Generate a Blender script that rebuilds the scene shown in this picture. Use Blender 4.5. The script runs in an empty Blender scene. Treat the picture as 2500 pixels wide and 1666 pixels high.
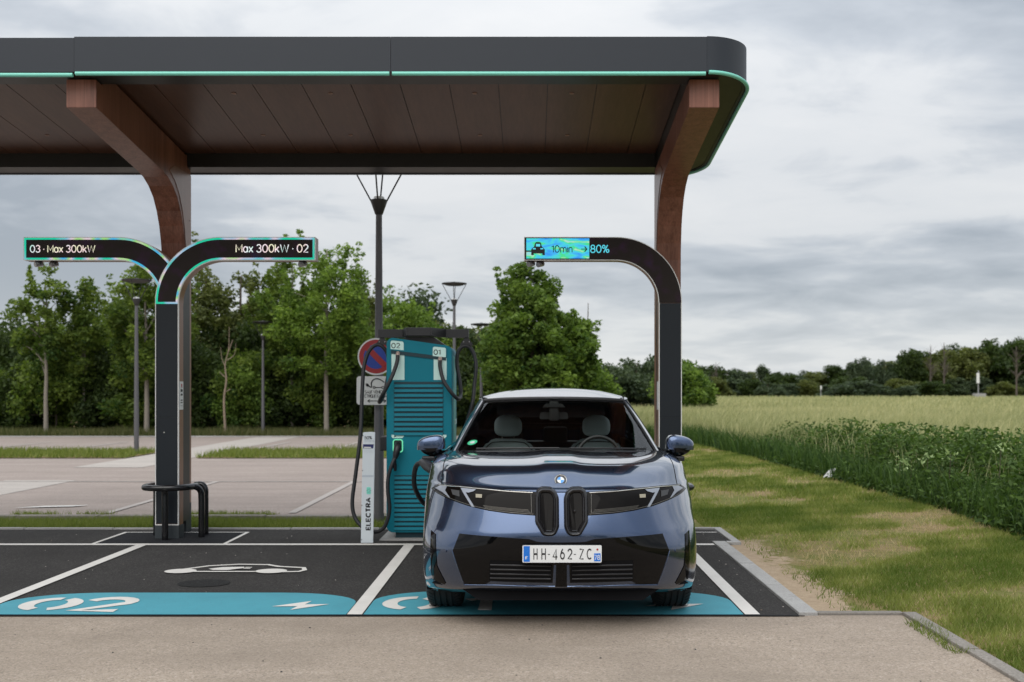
import bpy, bmesh, math, random
import numpy as np
from mathutils import Vector, Matrix
from mathutils.bvhtree import BVHTree
from mathutils.geometry import delaunay_2d_cdt

random.seed(7); np.random.seed(7)
S = bpy.context.scene
COL = S.collection
R = math.radians

# ------------------------------------------------------------------ camera
CAM_H = 1.55
cam_d = bpy.data.cameras.new('camera')
cam_d.sensor_width = 36.0
cam_d.lens = 35.0
cam_d.shift_x = -0.018
cam_d.shift_y = 0.0496
cam_d.clip_start = 0.1
cam_d.clip_end = 4000
cam_d.dof.use_dof = True
cam_d.dof.focus_distance = 7.2
cam_d.dof.aperture_fstop = 2.5
cam = bpy.data.objects.new('camera', cam_d)
cam.location = (0, 0, CAM_H)
cam.rotation_euler = (R(90), 0, 0)
COL.objects.link(cam)
S.camera = cam

# ------------------------------------------------------------------ sky
SUN_EL, SUN_AZ = R(50), R(202)      # azimuth measured from +Y clockwise: sun behind left of the camera
w = bpy.data.worlds.new('World'); S.world = w; w.use_nodes = True
nt = w.node_tree; nt.nodes.clear()
def wn(t, **k):
    n = nt.nodes.new(t)
    for a, b in k.items(): setattr(n, a, b)
    return n
def wmath(op, a, b=None, c=None, clamp=False):
    n = wn('ShaderNodeMath', operation=op, use_clamp=clamp)
    for i, v in enumerate((a, b, c)):
        if v is None: continue
        if isinstance(v, (int, float)): n.inputs[i].default_value = v
        else: nt.links.new(v, n.inputs[i])
    return n.outputs[0]
sky = wn('ShaderNodeTexSky', sky_type='NISHITA', sun_disc=False, sun_elevation=SUN_EL, sun_rotation=SUN_AZ)
tc = wn('ShaderNodeTexCoord')
sep = wn('ShaderNodeSeparateXYZ'); nt.links.new(tc.outputs['Generated'], sep.inputs[0])
zc = wmath('MAXIMUM', sep.outputs[2], 0.0)
den = wmath('ADD', zc, 0.20)
comb = wn('ShaderNodeCombineXYZ')
nt.links.new(wmath('DIVIDE', sep.outputs[0], den), comb.inputs[0])
nt.links.new(wmath('DIVIDE', sep.outputs[1], den), comb.inputs[1])
def wnoise(scale, detail, rough, dist, sx=1.0, sy=1.0, off=0.0):
    mp = wn('ShaderNodeMapping'); nt.links.new(comb.outputs[0], mp.inputs[0])
    mp.inputs['Scale'].default_value = (sx, sy, 1); mp.inputs['Location'].default_value = (off, off * .7, off)
    n = wn('ShaderNodeTexNoise'); nt.links.new(mp.outputs[0], n.inputs['Vector'])
    n.inputs['Scale'].default_value = scale; n.inputs['Detail'].default_value = detail
    n.inputs['Roughness'].default_value = rough; n.inputs['Distortion'].default_value = dist
    return n.outputs[0]
n1 = wnoise(0.85, 7, 0.52, 0.35, 0.85, 1.1, 4.3)
n2 = wnoise(3.2, 6, 0.55, 0.4, 0.85, 1.15, 9.4)
nsum = wmath('ADD', wmath('MULTIPLY', n1, 0.74), wmath('MULTIPLY', n2, 0.26))
rmp = wn('ShaderNodeValToRGB'); nt.links.new(nsum, rmp.inputs[0])
cr = rmp.color_ramp
cr.elements[0].position = 0.39; cr.elements[0].color = (0.43, 0.475, 0.53, 1)
cr.elements[1].position = 0.61; cr.elements[1].color = (0.86, 0.87, 0.88, 1)
e = cr.elements.new(0.47); e.color = (0.60, 0.64, 0.69, 1)
e = cr.elements.new(0.53); e.color = (0.80, 0.82, 0.84, 1)
# overcast luminance rises smoothly towards the zenith
lum = wmath('ADD', wmath('MULTIPLY', wmath('POWER', zc, 2.0), 2.0), 0.80)
vm = wn('ShaderNodeVectorMath', operation='SCALE'); nt.links.new(rmp.outputs[0], vm.inputs[0]); nt.links.new(lum, vm.inputs['Scale'])
hz = wn('ShaderNodeMix', data_type='RGBA')       # pale band at the horizon
hzf = wmath('POWER', wmath('SUBTRACT', 1.0, wmath('MINIMUM', wmath('MULTIPLY', zc, 7.0), 1.0)), 2.0)
nt.links.new(wmath('MULTIPLY', hzf, 0.6), hz.inputs['Factor'])
nt.links.new(vm.outputs[0], hz.inputs['A']); hz.inputs['B'].default_value = (0.80, 0.82, 0.83, 1)
bg1 = wn('ShaderNodeBackground'); nt.links.new(hz.outputs['Result'], bg1.inputs[0]); bg1.inputs[1].default_value = 1.0
bg2 = wn('ShaderNodeBackground'); nt.links.new(sky.outputs[0], bg2.inputs[0]); bg2.inputs[1].default_value = 0.010
ad = wn('ShaderNodeAddShader'); nt.links.new(bg1.outputs[0], ad.inputs[0]); nt.links.new(bg2.outputs[0], ad.inputs[1])
wo = wn('ShaderNodeOutputWorld'); nt.links.new(ad.outputs[0], wo.inputs[0])

# ------------------------------------------------------------------ sun through cloud
sd = bpy.data.lights.new('sun', 'SUN'); sd.energy = 1.5; sd.angle = R(60); sd.color = (1.0, 0.96, 0.90)
so = bpy.data.objects.new('sun', sd); COL.objects.link(so)
sdir = Vector((math.sin(SUN_AZ) * math.cos(SUN_EL), math.cos(SUN_AZ) * math.cos(SUN_EL), math.sin(SUN_EL)))
so.rotation_euler = (-sdir).to_track_quat('-Z', 'Y').to_euler()
so.location = (0, -5, 20)

# ------------------------------------------------------------------ exposure
S.view_settings.view_transform = 'Standard'; S.view_settings.look = 'None'
S.view_settings.exposure = 0.0; S.view_settings.gamma = 1.0; S.view_settings.use_curve_mapping = False
S.render.engine = 'CYCLES'
S.cycles.use_denoising = True
S.cycles.max_bounces = 8; S.cycles.transparent_max_bounces = 24
S.cycles.sample_clamp_indirect = 6.0

# ================================================================== helpers
def px(u, v, Y):
    """a pixel of the 2500 px photograph -> the point at depth Y"""
    return Vector(((u - 1295) * Y / 2431, Y, CAM_H - (v - 957) * Y / 2431))

class NT:
    def __init__(s, name):
        s.m = bpy.data.materials.new(name); s.m.use_nodes = True
        s.t = s.m.node_tree; s.t.nodes.clear()
        s.out = s.n('ShaderNodeOutputMaterial')
    def n(s, t, **k):
        x = s.t.nodes.new(t)
        for a, b in k.items(): setattr(x, a, b)
        return x
    def l(s, a, b): s.t.links.new(a, b)
    def set(s, inp, v):
        if v is None: return
        if hasattr(v, 'is_linked') or hasattr(v, 'links'): s.l(v, inp)
        else:
            if isinstance(v, tuple) and len(v) == 3 and inp.type == 'RGBA': v = (*v, 1)
            inp.default_value = v
    def coord(s, scale=(1, 1, 1), kind='Object', rot=(0, 0, 0), loc=(0, 0, 0)):
        if kind == 'World':
            g = s.n('ShaderNodeNewGeometry'); o = g.outputs['Position']
        else:
            g = s.n('ShaderNodeTexCoord'); o = g.outputs[kind]
        m = s.n('ShaderNodeMapping'); s.l(o, m.inputs[0])
        m.inputs['Scale'].default_value = scale; m.inputs['Rotation'].default_value = rot; m.inputs['Location'].default_value = loc
        return m.outputs[0]
    def noise(s, v, scale, detail=4, rough=0.55, dist=0.0):
        x = s.n('ShaderNodeTexNoise'); s.l(v, x.inputs['Vector'])
        x.inputs['Scale'].default_value = scale; x.inputs['Detail'].default_value = detail
        x.inputs['Roughness'].default_value = rough; x.inputs['Distortion'].default_value = dist
        return x.outputs[0]
    def voro(s, v, scale, feat='F1', out=0):
        x = s.n('ShaderNodeTexVoronoi', feature=feat); s.l(v, x.inputs['Vector']); x.inputs['Scale'].default_value = scale
        return x.outputs[out]
    def ramp(s, f, *stops):
        x = s.n('ShaderNodeValToRGB'); s.l(f, x.inputs[0]); c = x.color_ramp
        while len(c.elements) < len(stops): c.elements.new(0.5)
        for el, (p, col) in zip(c.elements, stops):
            el.position = p
            if isinstance(col, (int, float)): col = (col, col, col)
            el.color = (*col[:3], 1)
        return x.outputs[0]
    def mix(s, f, a, b, bt='MIX'):
        x = s.n('ShaderNodeMix', data_type='RGBA', blend_type=bt)
        s.set(x.inputs['Factor'], f); s.set(x.inputs['A'], a); s.set(x.inputs['B'], b)
        return x.outputs['Result']
    def math(s, op, a, b=0.0, clamp=False):
        x = s.n('ShaderNodeMath', operation=op, use_clamp=clamp); s.set(x.inputs[0], a); s.set(x.inputs[1], b)
        return x.outputs[0]
    def bump(s, h, strength=0.3, dist=0.01):
        x = s.n('ShaderNodeBump'); s.l(h, x.inputs['Height']); x.inputs['Strength'].default_value = strength; x.inputs['Distance'].default_value = dist
        return x.outputs[0]
    def attr(s, name, out='Fac'):
        x = s.n('ShaderNodeAttribute', attribute_name=name); return x.outputs[out]
    def bsdf(s, base=None, rough=0.5, metal=0.0, spec=0.5, coat=0.0, coat_rough=0.03, normal=None, emis=None, estr=0.0, trans=0.0, ior=None, alpha=None, sheen=0.0):
        p = s.n('ShaderNodeBsdfPrincipled')
        s.set(p.inputs['Base Color'], base); s.set(p.inputs['Roughness'], rough); s.set(p.inputs['Metallic'], metal)
        s.set(p.inputs['Specular IOR Level'], spec); s.set(p.inputs['Coat Weight'], coat); s.set(p.inputs['Coat Roughness'], coat_rough)
        if ior: s.set(p.inputs['IOR'], ior)
        if normal is not None: s.l(normal, p.inputs['Normal'])
        if emis is not None: s.set(p.inputs['Emission Color'], emis); s.set(p.inputs['Emission Strength'], estr)
        if trans: s.set(p.inputs['Transmission Weight'], trans)
        if alpha is not None: s.set(p.inputs['Alpha'], alpha)
        s.l(p.outputs[0], s.out.inputs[0]); return p

M = {}
def mat(name, base, rough=0.5, metal=0.0, spec=0.5, coat=0.0, var=0.0, vscale=3.0, bump=0.0, bscale=200.0, **k):
    """plain material with a little procedural unevenness"""
    s = NT(name)
    c = s.coord(kind='World')
    col = base; nrm = None; rg = rough
    n = s.noise(c, vscale, 5, 0.6)
    if var: col = s.mix(n, tuple(x * (1 - var) for x in base), tuple(min(1, x * (1 + var)) for x in base))
    rg = s.math('ADD', s.math('MULTIPLY', s.noise(c, vscale * 2.3, 3), rough * 0.3), rough * 0.85)
    if bump: nrm = s.bump(s.noise(c, bscale, 2), bump, 0.002)
    s.bsdf(col, rg, metal, spec, coat, normal=nrm, **k)
    M[name] = s.m; return s.m

ORG = {}
def tag(o, label=None, cat=None, group=None, kind=None):
    if label: o['label'] = label
    if cat: o['category'] = cat
    if group: o['group'] = group
    if kind: o['kind'] = kind
    return o
def thing(name, label, cat, loc, group=None):
    o = bpy.data.objects.new(name, None); o.empty_display_size = 0.2; COL.objects.link(o)
    o.location = loc; ORG[o.name] = Vector(loc)
    return tag(o, label, cat, group)
def root_of(o):
    while o.parent is not None: o = o.parent
    return o
def link(name, me, material, parent=None, smooth=False, loc=None):
    o = bpy.data.objects.new(name, me); COL.objects.link(o)
    if material is not None and len(me.materials) == 0: me.materials.append(material)
    if smooth: me.shade_smooth()
    if parent is not None:
        o.parent = parent
        off = ORG.get(root_of(parent).name)
        if off is not None: me.transform(Matrix.Translation(-off))
    elif loc is not None:
        me.transform(Matrix.Translation(-Vector(loc))); o.location = loc; ORG[o.name] = Vector(loc)
    return o
def obj(name, bm, material, parent=None, smooth=False, auto=None, loc=None):
    me = bpy.data.meshes.new(name)
    bmesh.ops.recalc_face_normals(bm, faces=bm.faces)
    bm.to_mesh(me); bm.free()
    if auto is not None:
        me.shade_smooth(); sharp_by_angle(me, auto)
    return link(name, me, material, parent, smooth, loc)
def sharp_by_angle(me, deg):
    b = bmesh.new(); b.from_mesh(me); lim = R(deg)
    for e in b.edges:
        e.smooth = not (len(e.link_faces) != 2 or e.calc_face_angle(0) > lim)
    b.to_mesh(me); b.free()
def children(o): return [c for c in bpy.data.objects if c.parent == o]
def copy_tree(o, parent=None, kids=None):
    c = o.copy(); COL.objects.link(c)
    if parent is not None: c.parent = parent
    for ch in (kids or KIDS(o)): copy_tree(ch, c)
    return c
def KIDS(o): return list(o.children)

def box(bm, x0, x1, y0, y1, z0, z1, bev=0.0):
    b = bmesh.new()
    vs = [b.verts.new((x, y, z)) for z in (z0, z1) for y in (y0, y1) for x in (x0, x1)]
    for f in ((0, 2, 3, 1), (4, 5, 7, 6), (0, 1, 5, 4), (2, 6, 7, 3), (0, 4, 6, 2), (1, 3, 7, 5)):
        b.faces.new([vs[i] for i in f])
    if bev: bmesh.ops.bevel(b, geom=b.edges[:], offset=bev, segments=2, affect='EDGES', profile=0.6)
    merge(bm, b)
def merge(bm, b):
    me = bpy.data.meshes.new('tmp'); b.to_mesh(me); b.free(); bm.from_mesh(me); bpy.data.meshes.remove(me)
def prism(bm, pts, a0, a1, axis='y', bev=0.0):
    """extrude the polygon between a0 and a1 along an axis; pts are the other two coordinates in xyz order"""
    b = bmesh.new()
    def mk(p, a):
        if axis == 'y': return (p[0], a, p[1])
        if axis == 'x': return (a, p[0], p[1])
        return (p[0], p[1], a)
    A = [b.verts.new(mk(p, a0)) for p in pts]; B = [b.verts.new(mk(p, a1)) for p in pts]
    b.faces.new(A); b.faces.new(B[::-1]); n = len(pts)
    for i in range(n): b.faces.new((A[i], A[(i + 1) % n], B[(i + 1) % n], B[i]))
    bmesh.ops.recalc_face_normals(b, faces=b.faces)
    if bev: bmesh.ops.bevel(b, geom=[e for e in b.edges if e.calc_face_angle(0) > 0.5], offset=bev, segments=2, affect='EDGES')
    merge(bm, b)
def flat(bm, pts, z):
    f = bm.faces.new([bm.verts.new((p[0], p[1], z)) for p in pts])
    if f.normal.z < 0 or f.calc_area() and (f.normal_update() or f.normal.z < 0): f.normal_flip()
def cat_rom(P, n=8, closed=False):
    P = [Vector(p) for p in P]; out = []; m = len(P)
    for i in range(m if closed else m - 1):
        g = (lambda k: P[k % m]) if closed else (lambda k: P[min(max(k, 0), m - 1)])
        p0, p1, p2, p3 = g(i - 1), g(i), g(i + 1), g(i + 2)
        for k in range(n):
            t = k / n
            out.append(0.5 * ((2 * p1) + (p2 - p0) * t + (2 * p0 - 5 * p1 + 4 * p2 - p3) * t * t + (3 * p1 - p0 - 3 * p2 + p3) * t ** 3))
    if not closed: out.append(P[-1])
    return out
def tube(bm, path, r, n=10, caps=True, closed=False):
    path = [Vector(p) for p in path]; rings = []; m = len(path); up = Vector((0, 0, 1))
    prev = None
    for i, p in enumerate(path):
        a = path[(i - 1) % m] if (closed or i) else p; c = path[(i + 1) % m] if (closed or i < m - 1) else p
        t = (c - a).normalized()
        if prev is None:
            s = t.cross(up)
            if s.length < 1e-3: s = t.cross(Vector((0, 1, 0)))
            s.normalize()
        else:
            s = (prev - t * prev.dot(t))
            if s.length < 1e-5: s = t.orthogonal()
            s.normalize()
        prev = s; u = s.cross(t)
        rr = r[i] if hasattr(r, '__len__') else r
        rings.append([bm.verts.new(p + (s * math.cos(2 * math.pi * k / n) + u * math.sin(2 * math.pi * k / n)) * rr) for k in range(n)])
    for i in range(m if closed else m - 1):
        A, B = rings[i], rings[(i + 1) % m]
        for k in range(n): bm.faces.new((A[k], A[(k + 1) % n], B[(k + 1) % n], B[k]))
    if caps and not closed: bm.faces.new(rings[0][::-1]); bm.faces.new(rings[-1])
def lathe(bm, prof, c=(0, 0, 0), n=24, axis='z'):
    rings = []
    for r, h in prof:
        ring = []
        for k in range(n):
            a = 2 * math.pi * k / n; u, v = r * math.cos(a), r * math.sin(a)
            p = (u, v, h) if axis == 'z' else ((h, u, v) if axis == 'x' else (u, h, v))
            ring.append(bm.verts.new(Vector(p) + Vector(c)))
        rings.append(ring)
    for A, B in zip(rings, rings[1:]):
        for k in range(n): bm.faces.new((A[k], A[(k + 1) % n], B[(k + 1) % n], B[k]))
    if prof[0][0] > 1e-6: bm.faces.new(rings[0][::-1])
    if prof[-1][0] > 1e-6: bm.faces.new(rings[-1])
    bmesh.ops.remove_doubles(bm, verts=bm.verts, dist=1e-7)
def arc(cx, cy, r, a0, a1, n):
    return [(cx + r * math.cos(R(a0 + (a1 - a0) * i / n)), cy + r * math.sin(R(a0 + (a1 - a0) * i / n))) for i in range(n + 1)]

# single-line letterforms: polylines in a box of cap height 1; 'A' items are arcs (cx, cy, rx, ry, from, to)
def _a(cx, cy, rx, ry, a0, a1, n=None):
    n = n or max(4, int(abs(a1 - a0) / 18))
    return [(cx + rx * math.cos(R(a0 + (a1 - a0) * i / n)), cy + ry * math.sin(R(a0 + (a1 - a0) * i / n))) for i in range(n + 1)]
XH = .72
GL = {
 'A': (.78, [[(0, 0), (.39, 1), (.78, 0)], [(.13, .32), (.65, .32)]]),
 'C': (.74, [_a(.42, .5, .42, .5, 48, 312)]),
 'E': (.56, [[(.56, 1), (0, 1), (0, 0), (.56, 0)], [(0, .51), (.50, .51)]]),
 'F': (.52, [[(.52, 1), (0, 1), (0, 0)], [(0, .5), (.45, .5)]]),
 'G': (.80, [_a(.42, .5, .42, .5, 48, 325) + [(.80, .22), (.80, .48), (.48, .48)]]),
 'H': (.66, [[(0, 0), (0, 1)], [(.66, 0), (.66, 1)], [(0, .5), (.66, .5)]]),
 'I': (.02, [[(.01, 0), (.01, 1)]]),
 'L': (.50, [[(0, 1), (0, 0), (.50, 0)]]),
 'M': (.80, [[(0, 0), (0, 1), (.40, .28), (.80, 1), (.80, 0)]]),
 'N': (.68, [[(0, 0), (0, 1), (.68, 0), (.68, 1)]]),
 'Q': (.86, [_a(.42, .5, .42, .5, 0, 360), [(.55, .22), (.84, -.06)]]),
 'R': (.62, [[(0, 0), (0, 1), (.34, 1)] + _a(.34, .75, .25, .25, 90, -90) + [(0, .5)], [(.32, .5), (.62, 0)]]),
 'S': (.60, [_a(.30, .74, .29, .26, 35, 270)[:-1] + _a(.30, .25, .30, .25, 90, -150)]),
 'T': (.66, [[(0, 1), (.66, 1)], [(.33, 1), (.33, 0)]]),
 'U': (.66, [[(0, 1), (0, .33)] + _a(.33, .33, .33, .33, 180, 360) + [(.66, 1)]]),
 'V': (.74, [[(0, 1), (.37, 0), (.74, 1)]]),
 'W': (1.10, [[(0, 1), (.27, 0), (.55, .95), (.83, 0), (1.10, 1)]]),
 'Z': (.60, [[(0, 1), (.60, 1), (0, 0), (.60, 0)]]),
 'a': (.56, [_a(.27, .36, .27, .36, 0, 360), [(.55, XH), (.55, 0)]]),
 'e': (.58, [[(.02, .38), (.56, .38)] + _a(.29, .36, .28, .36, 5, 315)]),
 'f': (.34, [[(.12, 0), (.12, .80)] + _a(.30, .82, .18, .18, 170, 90), [(0, XH), (.32, XH)]]),
 'i': (.03, [[(.015, 0), (.015, XH)], [(.015, .93), (.015, .97)]]),
 'k': (.50, [[(0, 0), (0, 1)], [(.48, XH), (.02, .28)], [(.16, .42), (.50, 0)]]),
 'm': (.86, [[(0, 0), (0, XH)], [(0, .42)] + _a(.215, .49, .215, .23, 180, 0) + [(.43, 0)], [(.43, .42)] + _a(.645, .49, .215, .23, 180, 0) + [(.86, 0)]]),
 'n': (.48, [[(0, 0), (0, XH)], [(0, .42)] + _a(.24, .48, .24, .24, 180, 0) + [(.48, 0)]]),
 'o': (.58, [_a(.29, .36, .29, .36, 0, 360)]),
 'r': (.30, [[(0, 0), (0, XH)], [(0, .42)] + _a(.24, .48, .24, .24, 180, 80)]),
 's': (.44, [_a(.22, .53, .20, .19, 35, 270)[:-1] + _a(.22, .18, .22, .18, 90, -150)]),
 't': (.34, [[(.13, .95), (.13, .12)] + _a(.27, .14, .14, .14, 180, 280), [(0, XH), (.32, XH)]]),
 'x': (.50, [[(0, XH), (.50, 0)], [(0, 0), (.50, XH)]]),
 '0': (.66, [_a(.33, .5, .33, .5, 0, 360)]),
 '1': (.30, [[(0, .80), (.26, 1), (.26, 0)]]),
 '2': (.60, [_a(.30, .70, .29, .30, 165, -20) + [(.02, 0), (.60, 0)]]),
 '3': (.60, [_a(.29, .75, .26, .25, 160, -85) , _a(.29, .27, .30, .27, 88, -160)]),
 '4': (.64, [[(.46, 0), (.46, 1), (0, .26), (.64, .26)]]),
 '5': (.60, [[(.54, 1), (.08, 1), (.04, .50)] + _a(.29, .32, .30, .32, 130, -160)]),
 '6': (.60, [_a(.30, .31, .29, .31, 0, 360), [(.02, .38), (.12, .70), (.36, 1)]]),
 '7': (.56, [[(0, 1), (.56, 1), (.16, 0)]]),
 '8': (.62, [_a(.31, .75, .25, .25, 0, 360), _a(.31, .26, .31, .26, 0, 360)]),
 '%': (.90, [_a(.18, .78, .18, .20, 0, 360), _a(.72, .22, .18, .20, 0, 360), [(.72, 1), (.18, 0)]]),
 '·': (.10, [[(.05, .38), (.05, .50)], [(0, .44), (.10, .44)]]), '-': (.30, [[(0, .42), (.30, .42)]]), ' ': (.14, []),
}
GL['É'] = (GL['E'][0], GL['E'][1] + [[(.18, 1.16), (.36, 1.32)]])
def text_mesh(txt, height, bold=0.0, align='LEFT', xs=1.0, depth=0.0, weight=None, gap=.20):
    """flat monoline letters in the XY plane, cap height = height"""
    wgt = height * (weight if weight else .064) + bold
    bm = bmesh.new(); x = 0
    for ch_ in txt:
        wd_, strokes_ = GL[ch_]
        for k, s_ in enumerate(strokes_):
            pts = [Vector(((x + p[0]) * height * xs, p[1] * height, 0)) for p in s_]
            tube(bm, pts, wgt, 6)
        x += wd_ + gap
    x = (x - gap) * height * xs
    me = bpy.data.meshes.new('lettering')
    sh = {'LEFT': 0, 'RIGHT': -x, 'CENTER': -x / 2}[align]
    for v in bm.verts: v.co.x += sh; v.co.z *= .0012 / max(wgt, 1e-6)
    bm.to_mesh(me); bm.free(); return me
def put_text(name, txt, height, pos, material, parent=None, face='-y', **k):
    me = text_mesh(txt, height, **k)
    rot = {'-y': Matrix.Rotation(R(90), 4, 'X'), 'up': Matrix.Identity(4),
           '-y90': Matrix.Rotation(R(-90), 4, 'Y') @ Matrix.Rotation(R(90), 4, 'X'),
           '+x': Matrix.Rotation(R(90), 4, 'Z') @ Matrix.Rotation(R(90), 4, 'X')}[face]
    me.transform(Matrix.Translation(Vector(pos)) @ rot)
    me.materials.clear()
    o_ = link(name, me, material, parent)
    if len(txt) > 2: o_['kind'] = 'stuff'      # letters too small to pick apart
    return o_

def np_mesh(name, V, F, var=None, k=3):
    """mesh straight from arrays, F of k-gons"""
    me = bpy.data.meshes.new(name); V = np.asarray(V, dtype=np.float32); F = np.asarray(F, dtype=np.int32)
    me.vertices.add(len(V)); me.vertices.foreach_set('co', V.ravel())
    me.loops.add(F.size); me.loops.foreach_set('vertex_index', F.ravel())
    me.polygons.add(len(F)); me.polygons.foreach_set('loop_start', np.arange(0, F.size, k, dtype=np.int32))
    me.update(calc_edges=True)
    if var is not None:
        a = me.attributes.new('var', 'FLOAT', 'POINT'); a.data.foreach_set('value', np.asarray(var, dtype=np.float32))
    return me
# ================================================================== materials
def aggregate(name, base, dark, light, scale=90.0, rough=0.85, blot=0.25, bumps=0.5, spec=0.3, streak='x', crack=0.35):
    s = NT(name); c = s.coord(kind='World')
    n = s.noise(c, scale, 3, 0.7)
    v = s.voro(c, scale * 0.9, out=1)
    g = s.n('ShaderNodeSeparateColor'); s.l(v, g.inputs[0])
    col = s.ramp(g.outputs[0], (0.0, dark), (0.28, base), (0.72, base), (1.0, light))
    col = s.mix(0.5, col, s.ramp(n, (0.3, dark), (0.55, base), (0.75, light)))
    big = s.noise(c, 0.7, 5, 0.65)
    col = s.mix(s.math('MULTIPLY', s.ramp(big, (0.35, 1.0), (0.62, 0.0)), blot), col, tuple(x * 0.55 for x in base))
    sp = s.noise(s.coord(kind='World', scale=(1, 1, 1), loc=(5, 3, 0)), 16, 2, 0.5)
    tr = s.noise(s.coord(kind='World', scale=(.22, 1.9, 1) if streak == 'x' else (1.9, .25, 1)), 1.3, 6, 0.62, 0.3)   # wheel tracks and wash marks
    col = s.mix(s.math('MULTIPLY', s.ramp(tr, (0.42, 1.0), (0.58, 0.0)), 0.30), col, tuple(x * 0.62 for x in base))
    ck = s.n('ShaderNodeTexVoronoi', feature='DISTANCE_TO_EDGE'); s.l(s.coord(kind='World', loc=(2, 7, 0)), ck.inputs['Vector']); ck.inputs['Scale'].default_value = 0.33
    wob = s.noise(c, 3.0, 5, 0.7)
    cr_ = s.math('ADD', ck.outputs['Distance'], s.math('MULTIPLY', s.math('SUBTRACT', wob, 0.5), 0.25))
    col = s.mix(s.math('MULTIPLY', s.ramp(s.math('ABSOLUTE', cr_), (0.0, 1.0), (0.004, 0.0)), crack), col, tuple(x * 0.4 for x in base))
    col = s.mix(s.ramp(sp, (0.72, 0.0), (0.78, 0.6)), col, tuple(x * 0.35 for x in base))
    s.bsdf(col, rough, 0, spec, normal=s.bump(s.math('ADD', n, g.outputs[0]), bumps, 0.004))
    M[name] = s.m
aggregate('bay_asphalt', (0.048, 0.045, 0.043), (0.014, 0.013, 0.013), (0.135, 0.13, 0.12), 110, 0.95, 0.5, 0.7, 0.12, streak='y', crack=0.15)
aggregate('pad_asphalt', (0.022, 0.023, 0.026), (0.010, 0.010, 0.012), (0.06, 0.06, 0.06), 110, 0.95, 0.3, 0.5, 0.1)
aggregate('patch_asphalt', (0.028, 0.028, 0.028), (0.012, 0.012, 0.012), (0.08, 0.08, 0.078), 90, 0.95, 0.4, 0.7, 0.1)
aggregate('road_aggregate', (0.375, 0.306, 0.240), (0.15, 0.12, 0.095), (0.58, 0.49, 0.42), 105, 0.9, 0.5, 0.8)
aggregate('lot_aggregate', (0.335, 0.275, 0.24), (0.24, 0.20, 0.18), (0.46, 0.40, 0.36), 70, 0.9, 0.2, 0.6)
aggregate('pale_concrete', (0.44, 0.395, 0.355), (0.36, 0.32, 0.29), (0.52, 0.48, 0.44), 60, 0.9, 0.18, 0.4)
aggregate('kerb_stone', (0.40, 0.39, 0.375), (0.26, 0.25, 0.24), (0.52, 0.51, 0.49), 120, 0.85, 0.4, 0.5)
aggregate('old_kerb_stone', (0.27, 0.245, 0.215), (0.15, 0.13, 0.11), (0.38, 0.35, 0.31), 90, 0.9, 0.5, 0.7)

def road_paint(name, base, wear=0.35):
    s = NT(name); c = s.coord(kind='World')
    n = s.noise(c, 60, 4, 0.7); v = s.noise(c, 9, 5, 0.7)
    w_ = s.math('MULTIPLY', s.ramp(n, (0.62, 0.0), (0.72, 1.0)), wear)
    col = s.mix(v, tuple(x * 0.86 for x in base), base)
    dirt = s.noise(c, 2.3, 5, 0.6)
    col = s.mix(s.math('MULTIPLY', s.ramp(dirt, (0.45, 0.0), (0.75, 1.0)), 0.35), col, tuple(x * 0.6 for x in base))
    col = s.mix(w_, col, (0.06, 0.06, 0.06))
    s.bsdf(col, 0.65, 0, 0.4, normal=s.bump(s.noise(c, 110, 2, 0.6), 0.5, 0.003)); M[name] = s.m
road_paint('white_paint', (0.66, 0.63, 0.585), 0.35)
road_paint('blue_paint', (0.055, 0.29, 0.36), 0.7)
road_paint('faded_paint', (0.43, 0.38, 0.345), 0.6)

def soil():
    s = NT('turf_soil'); c = s.coord(kind='World')
    n = s.noise(c, 0.55, 6, 0.62, 0.4); f = s.noise(c, 7, 5, 0.7); g = s.noise(c, 60, 3, 0.7)
    green = s.mix(f, (0.11, 0.13, 0.030), (0.22, 0.215, 0.070))
    dry = s.mix(f, (0.23, 0.165, 0.08), (0.34, 0.25, 0.14))
    col = s.mix(s.ramp(s.math('ADD', s.math('MULTIPLY', n, 0.7), s.math('MULTIPLY', f, 0.3)), (0.44, 0.0), (0.56, 1.0)), green, dry)
    # worn bare strip beside the bay kerb
    sx_ = s.n('ShaderNodeSeparateXYZ'); ge = s.n('ShaderNodeNewGeometry'); s.l(ge.outputs['Position'], sx_.inputs[0])
    wob = s.math('MULTIPLY', s.math('SUBTRACT', s.noise(c, 1.6, 6, 0.7), 0.5), 1.6)
    dx = s.math('SUBTRACT', s.math('ADD', 2.40, wob), sx_.outputs[0])
    m1 = s.math('MULTIPLY', s.math('MULTIPLY', s.math('ADD', dx, 0.05), 9.0, clamp=True), s.math('MULTIPLY', s.math('SUBTRACT', 10.7, sx_.outputs[1]), 2.5, clamp=True), clamp=True)
    m1 = s.math('MULTIPLY', m1, s.math('MULTIPLY', s.math('SUBTRACT', sx_.outputs[0], 1.9), 50.0, clamp=True), clamp=True)
    bare = s.mix(s.noise(c, 14, 6, 0.8), (0.22, 0.15, 0.09), (0.66, 0.52, 0.38))
    col = s.mix(m1, col, bare)
    col = s.mix(s.math('MULTIPLY', g, 0.35), col, (0.07, 0.06, 0.025))
    s.bsdf(col, 0.95, 0, 0.1, normal=s.bump(g, 0.8, 0.02)); M['turf_soil'] = s.m
    s = NT('bare_soil'); c = s.coord(kind='World')
    n = s.noise(c, 8, 6, 0.7); g = s.noise(c, 70, 3, 0.7)
    col = s.mix(n, (0.20, 0.145, 0.085), (0.42, 0.33, 0.225)); col = s.mix(s.math('MULTIPLY', g, 0.4), col, (0.12, 0.09, 0.05))
    s.bsdf(col, 0.95, 0, 0.1, normal=s.bump(n, 0.7, 0.02)); M['bare_soil'] = s.m
soil()

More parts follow.
